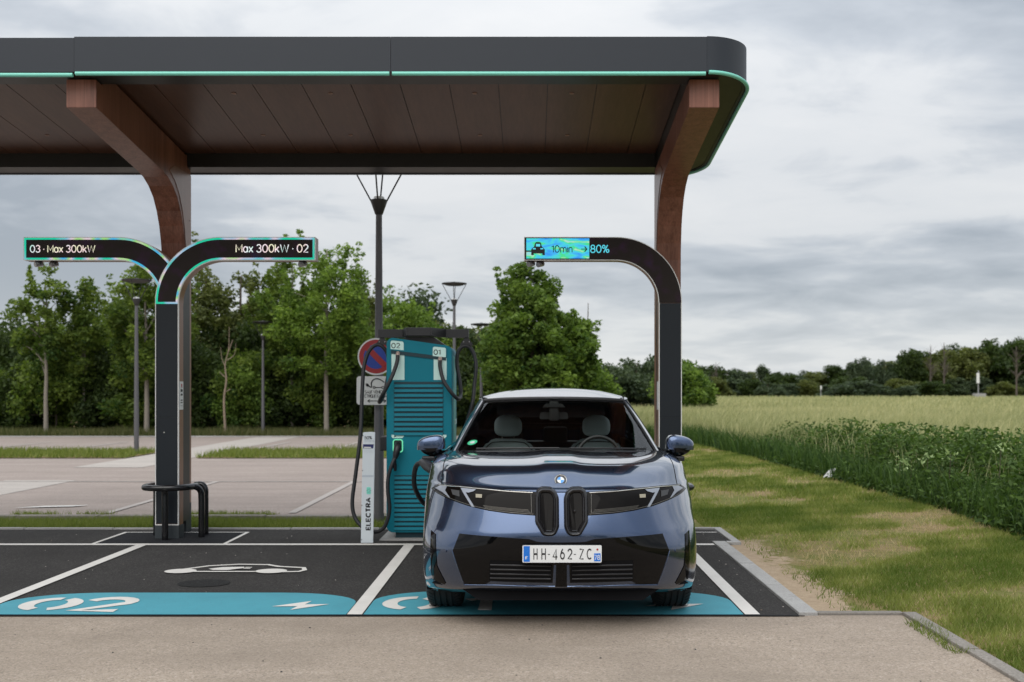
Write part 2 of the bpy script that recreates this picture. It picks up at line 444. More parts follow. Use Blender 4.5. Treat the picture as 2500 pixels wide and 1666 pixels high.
def leaf(name, dark, light, trans=0.35, dry=None):
    s = NT(name); v = s.attr('var')
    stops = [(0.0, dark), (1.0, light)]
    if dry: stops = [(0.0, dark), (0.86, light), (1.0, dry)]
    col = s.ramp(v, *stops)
    d = s.n('ShaderNodeBsdfPrincipled'); s.l(col, d.inputs['Base Color']); d.inputs['Roughness'].default_value = 0.6; d.inputs['Specular IOR Level'].default_value = 0.25
    t = s.n('ShaderNodeBsdfTranslucent')
    tcn = s.mix(0.6, col, s.mix(1.0, col, (1.2, 1.35, 0.5), 'MULTIPLY')); s.l(tcn, t.inputs[0])
    m = s.n('ShaderNodeMixShader'); m.inputs[0].default_value = trans; s.l(d.outputs[0], m.inputs[1]); s.l(t.outputs[0], m.inputs[2])
    s.l(m.outputs[0], s.out.inputs[0]); M[name] = s.m
leaf('leaf_ash', (0.030, 0.070, 0.014), (0.205, 0.27, 0.050), .45)
leaf('leaf_maple', (0.026, 0.070, 0.016), (0.20, 0.29, 0.050), .42)
leaf('leaf_bright', (0.045, 0.10, 0.016), (0.24, 0.34, 0.060), .42)
leaf('leaf_pale', (0.18, 0.28, 0.09), (0.40, 0.50, 0.24))
leaf('leaf_olive', (0.040, 0.058, 0.016), (0.165, 0.185, 0.050))
leaf('leaf_hedge', (0.016, 0.032, 0.009), (0.070, 0.105, 0.024))
leaf('leaf_far', (0.028, 0.048, 0.026), (0.090, 0.122, 0.058), 0.25)
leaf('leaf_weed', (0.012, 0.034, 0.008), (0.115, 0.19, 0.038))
leaf('grass_deep', (0.022, 0.055, 0.012), (0.12, 0.20, 0.045))
leaf('grass_field', (0.10, 0.155, 0.040), (0.60, 0.55, 0.31), 0.3)
leaf('grass_mown', (0.10, 0.15, 0.022), (0.29, 0.31, 0.085), 0.35, dry=(0.47, 0.37, 0.21))
leaf('grass_verge', (0.06, 0.09, 0.022), (0.24, 0.21, 0.10), 0.3)

def bark(name, a, b):
    s = NT(name); c = s.coord(kind='World', scale=(1, 1, 0.25)); n = s.noise(c, 22, 5, 0.7)
    s.bsdf(s.mix(n, a, b), 0.9, 0, 0.2, normal=s.bump(n, 0.6, 0.01)); M[name] = s.m
bark('bark_pale', (0.15, 0.13, 0.105), (0.33, 0.295, 0.25))
bark('bark_dark', (0.05, 0.04, 0.03), (0.13, 0.105, 0.08))
bark('bark_grey', (0.06, 0.05, 0.042), (0.15, 0.125, 0.105))
bark('bark_dead', (0.17, 0.13, 0.095), (0.34, 0.265, 0.20))

def wood(name, a, b, axis='z', rough=0.35, spec=0.5, sc=1.0):
    s = NT(name); k = {'z': (60, 60, 1.2), 'y': (60, 1.2, 60), 'x': (1.2, 60, 60)}[axis]
    c = s.coord(kind='World', scale=tuple(x * sc for x in k)); n = s.noise(c, 1.0, 5, 0.6, 0.8)
    m = s.noise(s.coord(kind='World', scale=tuple(x * sc * 0.2 for x in k)), 1.0, 3, 0.5)
    f = s.math('ADD', s.math('MULTIPLY', n, 0.6), s.math('MULTIPLY', m, 0.4))
    col = s.ramp(f, (0.33, a), (0.66, b))
    s.bsdf(col, rough, 0, spec, normal=s.bump(n, 0.06, 0.002)); M[name] = s.m
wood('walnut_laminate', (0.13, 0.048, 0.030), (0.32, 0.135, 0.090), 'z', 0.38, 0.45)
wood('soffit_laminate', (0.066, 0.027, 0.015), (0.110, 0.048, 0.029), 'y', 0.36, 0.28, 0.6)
wood('anodised_bronze', (0.22, 0.105, 0.065), (0.27, 0.135, 0.088), 'z', 0.34, 0.6)

mat('charcoal_panel', (0.012, 0.016, 0.021), 0.45, 0.0, 0.30, var=0.08, vscale=0.8)
mat('fascia_panel', (0.027, 0.032, 0.041), 0.42, 0.0, 0.35, var=0.06, vscale=0.5)
mat('soffit_metal', (0.020, 0.018, 0.016), 0.34, 0.0, 0.3, var=0.08)
mat('black_metal', (0.018, 0.018, 0.02), 0.42, 0.0, 0.5, var=0.1)
mat('black_gloss_tube', (0.008, 0.008, 0.009), 0.18, 0.0, 0.6)
mat('base_metal', (0.035, 0.043, 0.048), 0.5, 0.0, 0.5, var=0.2, vscale=8)
mat('grey_aluminium', (0.42, 0.42, 0.44), 0.32, 0.7, 0.5, var=0.05)
mat('white_trim', (0.78, 0.77, 0.74), 0.4)
mat('mint_strip', (0.22, 0.66, 0.54), 0.35)
mat('lamp_grey', (0.115, 0.112, 0.12), 0.5, 0.2, 0.5, var=0.12, vscale=5)
mat('lamp_dark', (0.045, 0.043, 0.045), 0.5, 0.2, 0.5)
mat('lamp_glass', (0.75, 0.75, 0.75), 0.2)
mat('teal_metal', (0.002, 0.175, 0.235), 0.5, 0.0, 0.25, coat=0.0, var=0.05)
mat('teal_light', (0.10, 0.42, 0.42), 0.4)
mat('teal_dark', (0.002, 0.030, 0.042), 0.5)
mat('mint_panel', (0.58, 0.80, 0.74), 0.5, var=0.04)
mat('rubber', (0.016, 0.016, 0.018), 0.5, bump=0.2, bscale=300)
mat('black_plastic', (0.012, 0.012, 0.014), 0.4)
mat('ink', (0.012, 0.012, 0.014), 0.5)
mat('sign_white', (0.74, 0.74, 0.72), 0.4, var=0.04)
mat('sign_red', (0.36, 0.012, 0.016), 0.35)
mat('sign_blue', (0.006, 0.045, 0.33), 0.35)
mat('navy_print', (0.012, 0.018, 0.10), 0.4)
mat('pale_print', (0.45, 0.50, 0.55), 0.5)
mat('board_plastic', (0.60, 0.65, 0.68), 0.35, var=0.05, vscale=2)
mat('copper_fitting', (0.75, 0.55, 0.48), 0.3, 0.6)
mat('litter_white', (0.72, 0.72, 0.72), 0.6)
mat('galvanised', (0.45, 0.45, 0.45), 0.5, 0.5, var=0.1)
mat('poppy_red', (0.55, 0.03, 0.01), 0.6)

def emis(name, col, strength=1.0, base=(0.01, 0.01, 0.01)):
    s = NT(name); s.bsdf(base, 0.4, 0, 0.4, emis=col, estr=strength); M[name] = s.m
emis('holster_glow', (0.16, 0.75, 0.42), 1.0)
emis('sticker_green', (0.0, 0.0, 0.0), 0.0, base=(0.10, 0.62, 0.36))
def screen_black():
    s = NT('led_screen_off'); c = s.coord(kind='World'); b = s.n('ShaderNodeTexBrick')
    n = s.noise(c, 3.0, 2, 0.5)
    em = s.ramp(s.noise(s.coord(kind='World', loc=(4, 0, 2)), 4.5, 2), (0.5, (0.002, 0.001, 0.001)), (0.62, (0.008, 0.001, 0.009)), (0.72, (0.003, 0.004, 0.02)))
    s.bsdf(s.mix(n, (0.012, 0.009, 0.008), (0.020, 0.015, 0.012)), 0.6, 0, 0.2, emis=em, estr=1.0); M['led_screen_off'] = s.m
    s = NT('led_screen_border'); c = s.coord(kind='World')
    f = s.noise(c, 3.2, 1, 0.5)
    col = s.ramp(f, (0.30, (0.0, 0.62, 0.36)), (0.44, (0.0, 0.62, 0.40)), (0.50, (0.25, 0.55, 0.75)), (0.56, (0.80, 0.62, 0.72)), (0.62, (0.35, 0.75, 0.20)), (0.68, (0.05, 0.45, 0.85)), (0.8, (0.0, 0.7, 0.45)))
    s.bsdf((0.01, 0.01, 0.01), 0.4, 0, 0.4, emis=col, estr=0.85); M['led_screen_border'] = s.m
    s = NT('led_screen_gradient'); c = s.coord(kind='World', scale=(1.0, 1.0, 2.6), rot=(0, R(35), 0))
    f = s.noise(c, 6.5, 2, 0.5, 0.4)
    col = s.ramp(f, (0.30, (0.03, 0.30, 0.90)), (0.44, (0.05, 0.55, 0.85)), (0.52, (0.06, 0.66, 0.70)), (0.59, (0.05, 0.72, 0.22)), (0.66, (0.45, 0.75, 0.55)), (0.75, (0.10, 0.65, 0.85)))
    s.bsdf((0.01, 0.01, 0.01), 0.4, 0, 0.4, emis=col, estr=1.0); M['led_screen_gradient'] = s.m
    s = NT('led_letters'); c = s.coord(kind='World')
    f = s.noise(c, 6.0, 1, 0.5)
    col = s.ramp(f, (0.32, (0.62, 0.95, 0.85)), (0.47, (0.92, 0.90, 0.95)), (0.56, (1.0, 0.75, 0.80)), (0.66, (0.95, 0.92, 0.65)))
    s.bsdf((0.01, 0.01, 0.01), 0.4, 0, 0.4, emis=col, estr=1.0); M['led_letters'] = s.m
    s = NT('led_letters_aqua'); s.bsdf((0.01, 0.01, 0.01), 0.4, emis=(0.10, 0.70, 0.85), estr=1.0); M['led_letters_aqua'] = s.m
screen_black()

# ================================================================== ground
def sheet(name, polys, z, material, parent=None, kind='structure', **kw):
    bm = bmesh.new()
    for p in polys: flat(bm, p, z)
    o = obj(name, bm, material, parent)
    if parent is None: tag(o, kind=kind, **kw)
    return o
def rect(x0, x1, y0, y1): return [(x0, y0), (x1, y0), (x1, y1), (x0, y1)]

sheet('ground', [rect(-1800, 1800, -900, 2600)], -0.012, M['turf_soil'])
sheet('road', [[(-60, -40), (2.63, -40), (2.63, 5.3), (2.59, 6.93), (-60, 6.90)]], -0.006, M['road_aggregate'])
bay = sheet('bay_pavement', [[(-40, 6.89), (1.865, 6.89), (1.865, 10.14), (2.06, 10.14), (2.06, 11.2), (-40, 11.2)]], 0.0, M['bay_asphalt'])
# tar joint where the bays meet the road
sheet('tar_joint', [[(-40, 6.882), (1.9, 6.882), (1.9, 6.902), (-40, 6.902)]], 0.002, M['pad_asphalt'])

# kerb stones right of the bay: each its own piece
kerb = thing('kerb', 'pale flush concrete kerb bordering the bay beside the worn grass', 'kerb', (1.93, 8.6, 0))
y = 6.92
while y < 10.15:
    y1 = min(y + 0.995, 10.22)
    bm = bmesh.new(); j = random.uniform(-.004, .004)
    box(bm, 1.868 + j, 2.0 + j, y, y1 - 0.006, -0.10, 0.018 + random.uniform(0, .006), 0.006)
    obj('kerb_stone', bm, M['kerb_stone'], kerb); y = y1
kerb2 = thing('kerb', 'short pale kerb around the asphalt strip behind the car, right side', 'kerb', (2.1, 10.7, 0))
for a in ((2.005, 2.15, 10.15, 10.225), (2.065, 2.15, 10.23, 11.19), (-0.7, 2.15, 11.2, 11.26)):
    bm = bmesh.new(); box(bm, *a, -0.1, 0.02, 0.006); obj('kerb_stone', bm, M['kerb_stone'], kerb2)
kerb3 = thing('kerb', 'thin pale edging between black bay asphalt and the grass strip', 'kerb', (-6, 11.24, 0))
x = -0.705
while x > -24:
    bm = bmesh.new(); box(bm, x - 0.99, x, 11.203, 11.255, -0.1, 0.016 + random.uniform(0, .005), 0.005)
    obj('kerb_stone', bm, M['kerb_stone'], kerb3); x -= 1.0
kerb4 = thing('kerb', 'weathered kerb along the right edge of the near road', 'kerb', (2.65, 3.5, 0))
y = 1.0
while y < 6.9:
    bm = bmesh.new(); xo = 2.60 + random.uniform(-.006, .006) - (y - 5.3) * 0.022 * (y > 5.3)
    box(bm, xo, xo + 0.095, y, y + 0.985, -0.1, 0.012 + random.uniform(0, .01), 0.008)
    obj('kerb_stone', bm, M['old_kerb_stone'], kerb4); y += 0.99
bm = bmesh.new(); box(bm, 2.005, 2.60, 6.935, 7.0, -0.1, 0.012, 0.008); obj('kerb_stone', bm, M['old_kerb_stone'], kerb4)
kerb5 = thing('kerb', 'raised weathered kerb at the edge of the far pale car park', 'kerb', (-6, 12.0, 0))
x = 0.8
while x > -26:
    bm = bmesh.new(); box(bm, x - 0.985, x, 11.96 + random.uniform(-.006, .006), 12.08, -0.1, 0.062 + random.uniform(-.004, .004), 0.01)
    obj('kerb_stone', bm, M['old_kerb_stone'], kerb5); x -= 1.0
kerb6 = thing('kerb', 'pale concrete kerb under the hedge bank at the back of the car park', 'kerb', (-12, 33.4, 0))
bm = bmesh.new(); box(bm, -50, 0.8, 33.35, 33.47, -0.1, 0.07, 0.01); obj('kerb_stone', bm, M['kerb_stone'], kerb6)

# car park beyond
sheet('car_park', [rect(-60, 0.8, 12.05, 33.4)], 0.035, M['lot_aggregate'])
sheet('car_park_path', [[(-8.95, 12.2), (-7.75, 12.2), (-7.75, 17), (-8.95, 17)], [(-9.15, 19.9), (-7.75, 19.9), (-7.75, 33.3), (-9.15, 33.3)]], 0.040, M['pale_concrete'])
lines = [rect(xx, xx + 0.10, 12.4, 16.7) for xx in (-12.2, -5.32, -3.02, -0.7)] + [rect(xx, xx + 0.10, 25.4, 30) for xx in (-14.5, -12.2, -7.3, -5.2, -3.0, -0.8)] + [rect(-14, 0.7, 16.72, 16.80)]
sheet('parking_line', lines, 0.044, M['faded_paint'])
sheet('paint_smear', [[(-6.7, 12.9), (-6.0, 13.05), (-5.85, 13.22), (-6.4, 13.12)]], 0.048, M['white_paint'])
strip1 = sheet('grass_strip_soil', [rect(-60, -9.2, 22.6, 25.3), rect(-7.6, 0.8, 22.6, 25.3)], 0.052, M['turf_soil'])
sheet('bank', [[(-80, 33.5), (0.8, 33.5), (3.0, 36), (3.0, 60), (-80, 60)]], 0.03, M['turf_soil'])

# bay markings
sheet('bay_marking', [rect(-24, 1.86, 10.02, 10.12)] + [rect(c - .052, c + .052, 6.90, 10.017) for c in (-9.32, -6.62, -3.92, -1.22, 1.54)], 0.008, M['white_paint'])
o1, o2, o3, o4 = -4.47, -3.09, 10.125, 10.97
sheet('column_pad', [rect(o1 + .05, o2 - .05, o3, o4 - .05)], 0.0035, M['pad_asphalt'])
sheet('pad_outline', [rect(o1, o1 + .04, o3, o4), rect(o2 - .04, o2, o3, o4), rect(o1 + .04, o2 - .04, o4 - .035, o4),
                      rect(0.95, .99, o3, o4), rect(.99, 2.05, o4 - .035, o4)], 0.006, M['white_paint'])
def band(x0, x1, r=0.42, y0=6.91, y1=7.66):
    return [(x0, y0), (x1, y0)] + arc(x1 - r * 1.25, y1 - r, r, 0, 90, 8)[0:0] + [(x1, y1 - r * .9)] + [(x1 - r * 1.5 + r * 1.5 * math.cos(R(a)), y1 - r * .9 + r * .9 * math.sin(R(a))) for a in range(10, 91, 10)] + [(x0 + r * 1.5 - r * 1.5 * math.sin(R(a)), y1 - r * .9 + r * .9 * math.cos(R(a))) for a in range(0, 91, 10)]
sheet('blue_bay_band', [band(-3.86, -1.28), band(-1.16, 1.48, y1=7.74), band(-6.56, -3.98), band(-9.26, -6.68)], 0.005, M['blue_paint'])
def zero(x0, x1, y0, y1, t=0.11):
    cx, cy, rx, ry = (x0 + x1) / 2, (y0 + y1) / 2, (x1 - x0) / 2, (y1 - y0) / 2
    def half(a0, a1):
        A = [(cx + rx * math.cos(R(a)), cy + ry * math.sin(R(a))) for a in np.linspace(a0, a1, 14)]
        B = [(cx + (rx - t) * math.cos(R(a)), cy + (ry - t * .75) * math.sin(R(a))) for a in np.linspace(a1, a0, 14)]
        return A + B
    return [half(88, 252), half(-72, 68)]
def bolt(x0, x1, y0, y1):
    P = [(0.62, 0), (0.0, .42), (.44, .50), (.34, 1.0), (1.0, .58), (.58, .50)]
    return [(x0 + a * (x1 - x0), y1 - b * (y1 - y0)) for a, b in [(0.0, 0.62), (.62, 0.0), (.56, .40), (1.0, .36), (.40, 1.0), (.46, .60)]]
digs = zero(-3.70, -3.27, 7.02, 7.46) + zero(-1.08, -0.62, 7.04, 7.50)
sheet('bay_number', digs, 0.0085, M['white_paint'])
for t, x_, y_ in (('2', -3.24, 7.02), ('1', -0.46, 7.04)):
    me = text_mesh(t, 0.42, weight=.115, xs=1.25); me.transform(Matrix.Translation((x_, y_, 0.0085))); me.materials.clear()
    tag(link('bay_number', me, M['white_paint']), kind='structure')
sheet('bay_bolt_symbol', [bolt(-1.86, -1.46, 7.04, 7.34), bolt(0.82, 1.26, 7.04, 7.36)], 0.0085, M['white_paint'])

# electric car pictogram painted on the bay
def offset_line(P, wdt):
    P = [Vector(p) for p in P]; L, Rr = [], []
    for i, p in enumerate(P):
        a = P[max(i - 1, 0)]; b = P[min(i + 1, len(P) - 1)]; t = (b - a).normalized(); n = Vector((-t.y, t.x))
        L.append(tuple(p + n * wdt / 2)); Rr.append(tuple(p - n * wdt / 2))
    return L + Rr[::-1]
def strokes(P, wdt):
    L = offset_line(P, wdt); n = len(P)
    return [[L[i], L[i + 1], L[2 * n - 2 - i], L[2 * n - 1 - i]] for i in range(n - 1)]
def ellipse(cx, cy, rx, ry, n=28): return [(cx + rx * math.cos(2 * math.pi * i / n), cy + ry * math.sin(2 * math.pi * i / n)) for i in range(n)]
outl = [(-3.12, 8.60), (-3.02, 8.68), (-2.86, 8.84), (-2.62, 8.92), (-2.35, 8.90), (-2.22, 8.80), (-1.99, 8.74), (-1.955, 8.62), (-1.99, 8.545), (-2.12, 8.53)]
sy = strokes(outl, 0.045) + [ellipse(-3.01, 8.565, .135, .105), ellipse(-2.23, 8.565, .135, .105), rect(-2.88, -2.36, 8.515, 8.555)]
sy += [[(-2.80, 8.66), (-2.70, 8.74), (-2.52, 8.76), (-2.50, 8.70), (-2.62, 8.60), (-2.74, 8.60)], rect(-2.50, -2.44, 8.66, 8.69), rect(-2.50, -2.44, 8.71, 8.74)]
for k_, p in enumerate(sy): sheet('painted_car_symbol', [p], 0.004 + 0.0006 * k_, M['white_paint'])
sheet('asphalt_patch', [ellipse(-2.64, 8.05, .21, .16)], 0.004, M['patch_asphalt'])
# bare earth by the kerb
bs = [(2.02, 7.02), (2.30, 7.05), (2.42, 7.35), (2.36, 7.9), (2.45, 8.3), (2.62, 8.8), (2.5, 9.3), (2.66, 9.8), (2.45, 10.3), (2.2, 10.6), (2.16, 10.2), (2.02, 10.2)]
# ================================================================== canopy
def zb(Y): return 4.30 - 0.111 * (Y - 8.55)
def zp(Y): return zb(Y) + 0.155
CX0, CX1, CY0, CY1, CR = -9.7, 1.937, 8.55, 11.25, 0.42
COLX = (-9.37, -3.925, 1.52)
canopy = thing('charging_canopy', 'long dark grey canopy with mint light strip and walnut soffit over the charging bays', 'canopy', (-3.9, 11, 0))
def strip_obj(name, path, t, material, ztop=None, parent=canopy):
    """vertical band following a plan path, thickness t inward (left of travel)"""
    bm = bmesh.new(); n = len(path); P = [Vector(p) for p in path]; rows = []
    for i, p in enumerate(P):
        a = P[max(i - 1, 0)]; b = P[min(i + 1, n - 1)]; d = (b - a).normalized(); nrm = Vector((-d.y, d.x)); q = p + nrm * t
        z0 = zb(p.y); z1 = 4.60 if ztop is None else ztop(p)
        rows.append([bm.verts.new((p.x, p.y, z0)), bm.verts.new((p.x, p.y, z1)), bm.verts.new((q.x, q.y, z1)), bm.verts.new((q.x, q.y, z0))])
    for A, B in zip(rows, rows[1:]):
        for k in range(4): bm.faces.new((A[k], A[(k + 1) % 4], B[(k + 1) % 4], B[k]))
    bm.faces.new(rows[0]); bm.faces.new(rows[-1][::-1])
    return obj(name, bm, material, parent, auto=30)
def seg(a, b, n=6): return [(a[0] + (b[0] - a[0]) * i / n, a[1] + (b[1] - a[1]) * i / n) for i in range(n + 1)]
g = 0.0016
xs = [CX0, -6.65, -3.92, -1.20, CX1 - CR]
for i, (a, b) in enumerate(zip(xs, xs[1:])):
    dy = 0.004 if i == 1 else 0.0
    strip_obj('fascia_panel', seg((a + g, CY0 + dy), (b - g, CY0 + dy)), 0.04, M['fascia_panel'], ztop=(lambda p, i=i: 4.60 - (0.008 if i < 2 else 0)))
corner = arc(CX1 - CR, CY0 + CR, CR, -90, 0, 14)
strip_obj('fascia_panel', corner + [(CX1, 9.6)], 0.04, M['fascia_panel'], ztop=lambda p: 4.605)
strip_obj('fascia_panel', [(CX1, 9.6 + g), (CX1, CY1 - CR)] + arc(CX1 - CR, CY1 - CR, CR, 0, 90, 10)[1:], 0.04, M['fascia_panel'])
for a, b in ((CX1 - CR - g, -1.2), (-1.2 - g, -3.92), (-3.92 - g, -6.65), (-6.65 - g, CX0)):
    strip_obj('fascia_panel', seg((a, CY1), (b, CY1)), 0.04, M['fascia_panel'])
# mint strip: one rod per module
def rod(path, dz=-0.012):
    bm = bmesh.new(); tube(bm, [(p[0], p[1], zb(p[1]) + dz) for p in path], 0.0175, 10)
    return obj('light_strip', bm, M['mint_strip'], canopy, auto=40)
for i, (a, b) in enumerate(zip(xs, xs[1:])):
    rod(seg((a + .012, CY0 + .004), (b - .012, CY0 + .004)), -0.016 - (0.012 if i < 2 else 0) * (i < 2))
rod(arc(CX1 - CR, CY0 + CR, CR - .004 + .012, -88, 0, 14) + [(CX1 + .008, CY1 - CR)] + arc(CX1 - CR, CY1 - CR, CR + .008, 0, 88, 10)[1:], -0.008)
# soffit border plates
def slab(name, poly, zf0, zf1, material, parent=canopy):
    bm = bmesh.new(); A = [bm.verts.new((x, y, zf0(y))) for x, y in poly]; B = [bm.verts.new((x, y, zf1(y))) for x, y in poly]
    bm.faces.new(A[::-1]); bm.faces.new(B); n = len(poly)
    for i in range(n): bm.faces.new((A[i], A[(i + 1) % n], B[(i + 1) % n], B[i]))
    return obj(name, bm, material, parent)
lo = lambda y: zb(y) + 0.004
hi = lambda y: zp(y) + 0.03
bx1 = 1.385
slab('soffit_border', [(CX0, 8.592), (bx1, 8.592), (bx1, 8.82), (CX0, 8.82)], lo, hi, M['soffit_metal'])
slab('soffit_border', [(CX0, 11.0), (bx1, 11.0), (bx1, 11.208), (CX0, 11.208)], lo, hi, M['soffit_metal'])
rb = [(bx1 + .003, 8.592)] + arc(CX1 - CR, CY0 + CR, CR - .042, -90, 0, 10) + arc(CX1 - CR, CY1 - CR, CR - .042, 0, 90, 10) + [(bx1 + .003, 11.208)]
slab('soffit_border', rb, lo, hi, M['soffit_metal'])
slab('roof_deck', [(CX0, 8.6), (CX1 - CR, 8.6)] + arc(CX1 - CR, CY0 + CR, CR - .05, -90, 0, 8)[1:] + arc(CX1 - CR, CY1 - CR, CR - .05, 0, 90, 8) + [(CX0, 11.2)],
     lambda y: 4.52, lambda y: 4.55, M['fascia_panel'])
# soffit planks with open joints
xk = -0.295 + 0.454 * 4; k0 = 0
edges = [-0.295 + 0.454 * i for i in range(-22, 5)]
edges = [e for e in edges if e > CX0] ; edges = [CX0] + edges
edges = [e for e in edges if e <= bx1 - .1] + [bx1]
for a, b in zip(edges, edges[1:]):
    if b - a < 0.05: continue
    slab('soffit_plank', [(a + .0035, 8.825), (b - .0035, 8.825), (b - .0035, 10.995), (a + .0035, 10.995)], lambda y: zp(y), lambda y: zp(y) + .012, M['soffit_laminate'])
slab('soffit_backing', [(CX0, 8.825), (bx1, 8.825), (bx1, 10.995), (CX0, 10.995)], lambda y: zp(y) + .0145, lambda y: zp(y) + .025, M['black_plastic'])
bmd = bmesh.new(); lathe(bmd, [(0.0, 0.002), (0.008, 0.002), (0.012, -0.001), (0.022, -0.003), (0.024, 0.0)], n=16)
med = bpy.data.meshes.new('downlight'); bmd.to_mesh(med); bmd.free(); med.materials.append(M['anodised_bronze']); med.shade_smooth()
for yy, us, vv in ((9.38, (571, 807, 1159, 1396), 229), (10.45, (115, 643, 856, 1172, 1385), 334)):
    for u in us:
        o = bpy.data.objects.new('downlight', med); COL.objects.link(o); o.parent = canopy
        o.location = Vector(((u - 1295) * yy / 2431, yy, zp(yy) - 0.001)) - ORG[canopy.name]; o.rotation_euler = (R(-6.3), 0, 0)
# columns that bend into beams
prof = [(8.70, 4.035), (10.25, 3.835), (10.42, 3.80), (10.57, 3.735), (10.70, 3.64), (10.80, 3.51), (10.875, 3.36), (10.93, 3.18), (10.955, 3.0), (10.96, 2.8), (10.96, 0.30),
        (11.12, 0.30), (11.12, 3.75), (11.11, 4.17), (10.99, 4.17), (10.99, 4.158), (8.826, 4.398), (8.826, 4.262), (8.70, 4.280)]
for cx in COLX:
    bm = bmesh.new(); prism(bm, prof, cx - .131, cx + .131, 'x', 0.003)
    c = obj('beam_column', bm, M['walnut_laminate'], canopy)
    bm = bmesh.new(); prism(bm, [(10.952, 0), (11.128, 0), (11.128, 0.318), (10.952, 0.318)], cx - .136, cx + .136, 'x', 0.004)
    obj('base_cladding', bm, M['base_metal'], c)
    for s_ in (-1, 1):      # satin aluminium side cheek
        bm = bmesh.new()
        ck = [(10.965, 2.9), (10.96, 3.1), (10.915, 3.34), (10.85, 3.52), (10.75, 3.68), (10.62, 3.80), (10.45, 3.88), (10.6, 3.96), (11.115, 3.96), (11.118, 0.322), (10.963, 0.322)]
        a0 = cx + s_ * .1325; prism(bm, ck, min(a0, a0 + s_ * .004), max(a0, a0 + s_ * .004), 'x')
        obj('side_cheek', bm, M['anodised_bronze'], c)
    bm = bmesh.new()
    bm.free()
    for zz in (3.45, 2.95, 2.4):
        bm = bmesh.new(); lathe(bm, [(0.006, 0.0), (0.006, .003), (0, .003)], (cx + .1365, 11.06, zz), 8, 'x'); obj('screw', bm, M['black_plastic'], c)

# ================================================================== information totems
ZC = 2.489
def arm_outline(xc, side, length, inset=0.0, tipinset=0.0, base=True, nseg=22, cut=0):
    """side=+1: the arm leaves to the right. xc = x of arc centre. Returns outline of curved part + straight part in x,z"""
    ro, ri = 0.692 - inset, 0.449 + inset
    tip = xc + side * (length - tipinset)
    a0, a1 = (180 - cut, 90) if side > 0 else (cut, 90)
    outer = arc(xc, ZC, ro, a0, a1, nseg); inner = arc(xc, ZC, ri, a1, a0, nseg)
    return outer + [(tip, ZC + ro), (tip, ZC + ri)] + inner
def strip_between(A, B): return A + B[::-1]
def totem(name, label, x0, x1, arms, yf=10.5):
    t = thing(name, label, 'totem', ((x0 + x1) / 2, yf, 0))
    return t
TD = 0.155      # body depth
def totem_body(t, x0, x1, yf=10.5):
    bm = bmesh.new(); box(bm, x0 + .004, x1 - .004, yf + .006, yf + TD, 0.14, ZC, 0.002)
    obj('housing', bm, M['anodised_bronze'], t)
    bm = bmesh.new(); box(bm, x0 + .010, x1 - .010, yf + .0045, yf + .0058, 1.27, 1.295); obj('panel_joint', bm, M['black_plastic'], t)
    bm = bmesh.new(); box(bm, x0 - .004, x1 + .004, yf - .004, yf + TD + .004, 0, 0.137, 0.002); obj('base_cladding', bm, M['base_metal'], t)
    for za, zz in ((0.158, 1.2805), (1.2835, ZC - 0.005)):
        bm = bmesh.new(); box(bm, x0 + .009, x1 - .009, yf - .002, yf + .004, za, zz, 0.001); obj('front_panel', bm, M['charcoal_panel'], t)
    bm = bmesh.new()
    box(bm, x0, x0 + .008, yf - .003, yf + .02, 0.142, ZC); box(bm, x1 - .008, x1, yf - .003, yf + .02, 0.142, ZC); box(bm, x0 + .009, x1 - .009, yf - .003, yf + .02, 0.142, 0.152)
    obj('edge_trim', bm, M['white_trim'], t)
    bm = bmesh.new(); box(bm, x0 + .03, x1 - .035, yf + TD + .003, 10.945, 0.15, ZC + .3); obj('mounting_spine', bm, M['black_metal'], t)
def totem_arm(t, xc, side, length, yf, lit=True, cut=0):
    bm = bmesh.new(); prism(bm, arm_outline(xc, side, length, cut=cut), yf + .005, yf + TD, 'y'); h = obj('arm_housing', bm, M['anodised_bronze'], t)
    bm = bmesh.new(); prism(bm, arm_outline(xc, side, length, .005, .005, cut=cut), yf - .0015, yf + .0045, 'y'); s_ = obj('screen', bm, M['led_screen_off'], t)
    # thin light trim round the outline
    A = arm_outline(xc, side, length, -.002, -.002, cut=cut); B = arm_outline(xc, side, length, .005, .005, cut=cut)
    bm = bmesh.new(); ring(bm, A, B, yf - .003, yf + .02, True); obj('edge_trim', bm, M['white_trim'], t)
    if lit:
        A = arm_outline(xc, side, length, .006, .006, cut=cut); B = arm_outline(xc, side, length, .026, .026, cut=cut)
        bm = bmesh.new(); ring(bm, A, B, yf - .0045, yf - .0025, False)
        # close at the foot
        xa = xc - side * (0.692 - .006); xb = xc - side * (0.449 + .006)
        if not cut: box(bm, min(xa, xb), max(xa, xb), yf - .0047, yf - .0027, ZC - .012, ZC + .008)
        obj('lit_border', bm, M['led_screen_border'], s_)
    return s_
def ring(bm, A, B, y0, y1, open_=True):
    n = len(A); b = bmesh.new()
    q = [[b.verts.new((p[0], y, p[1])) for p in P] for y in (y0, y1) for P in (A, B)]
    for i in range(n - 1):
        b.faces.new((q[0][i], q[0][i + 1], q[1][i + 1], q[1][i])); b.faces.new((q[2][i], q[2][i + 1], q[3][i + 1], q[3][i]))
        b.faces.new((q[0][i], q[0][i + 1], q[2][i + 1], q[2][i])); b.faces.new((q[1][i], q[1][i + 1], q[3][i + 1], q[3][i]))
    merge(bm, b)
def cam_dome(t, x, z, yf):
    bm = bmesh.new(); lathe(bm, [(0, .0), (.035, 0), (.04, -.02), (.04, -.035), (0, -.035)], (x, yf + .07, z), 16); obj('camera_mount', bm, M['lamp_dark'], t, auto=30)
    bm = bmesh.new(); tube(bm, [(x - .02, yf - .0 + .03, z - .04), (x + .03, yf + .09, z - .02)], .028, 12); obj('security_camera', bm, M['grey_aluminium'], t, auto=30)

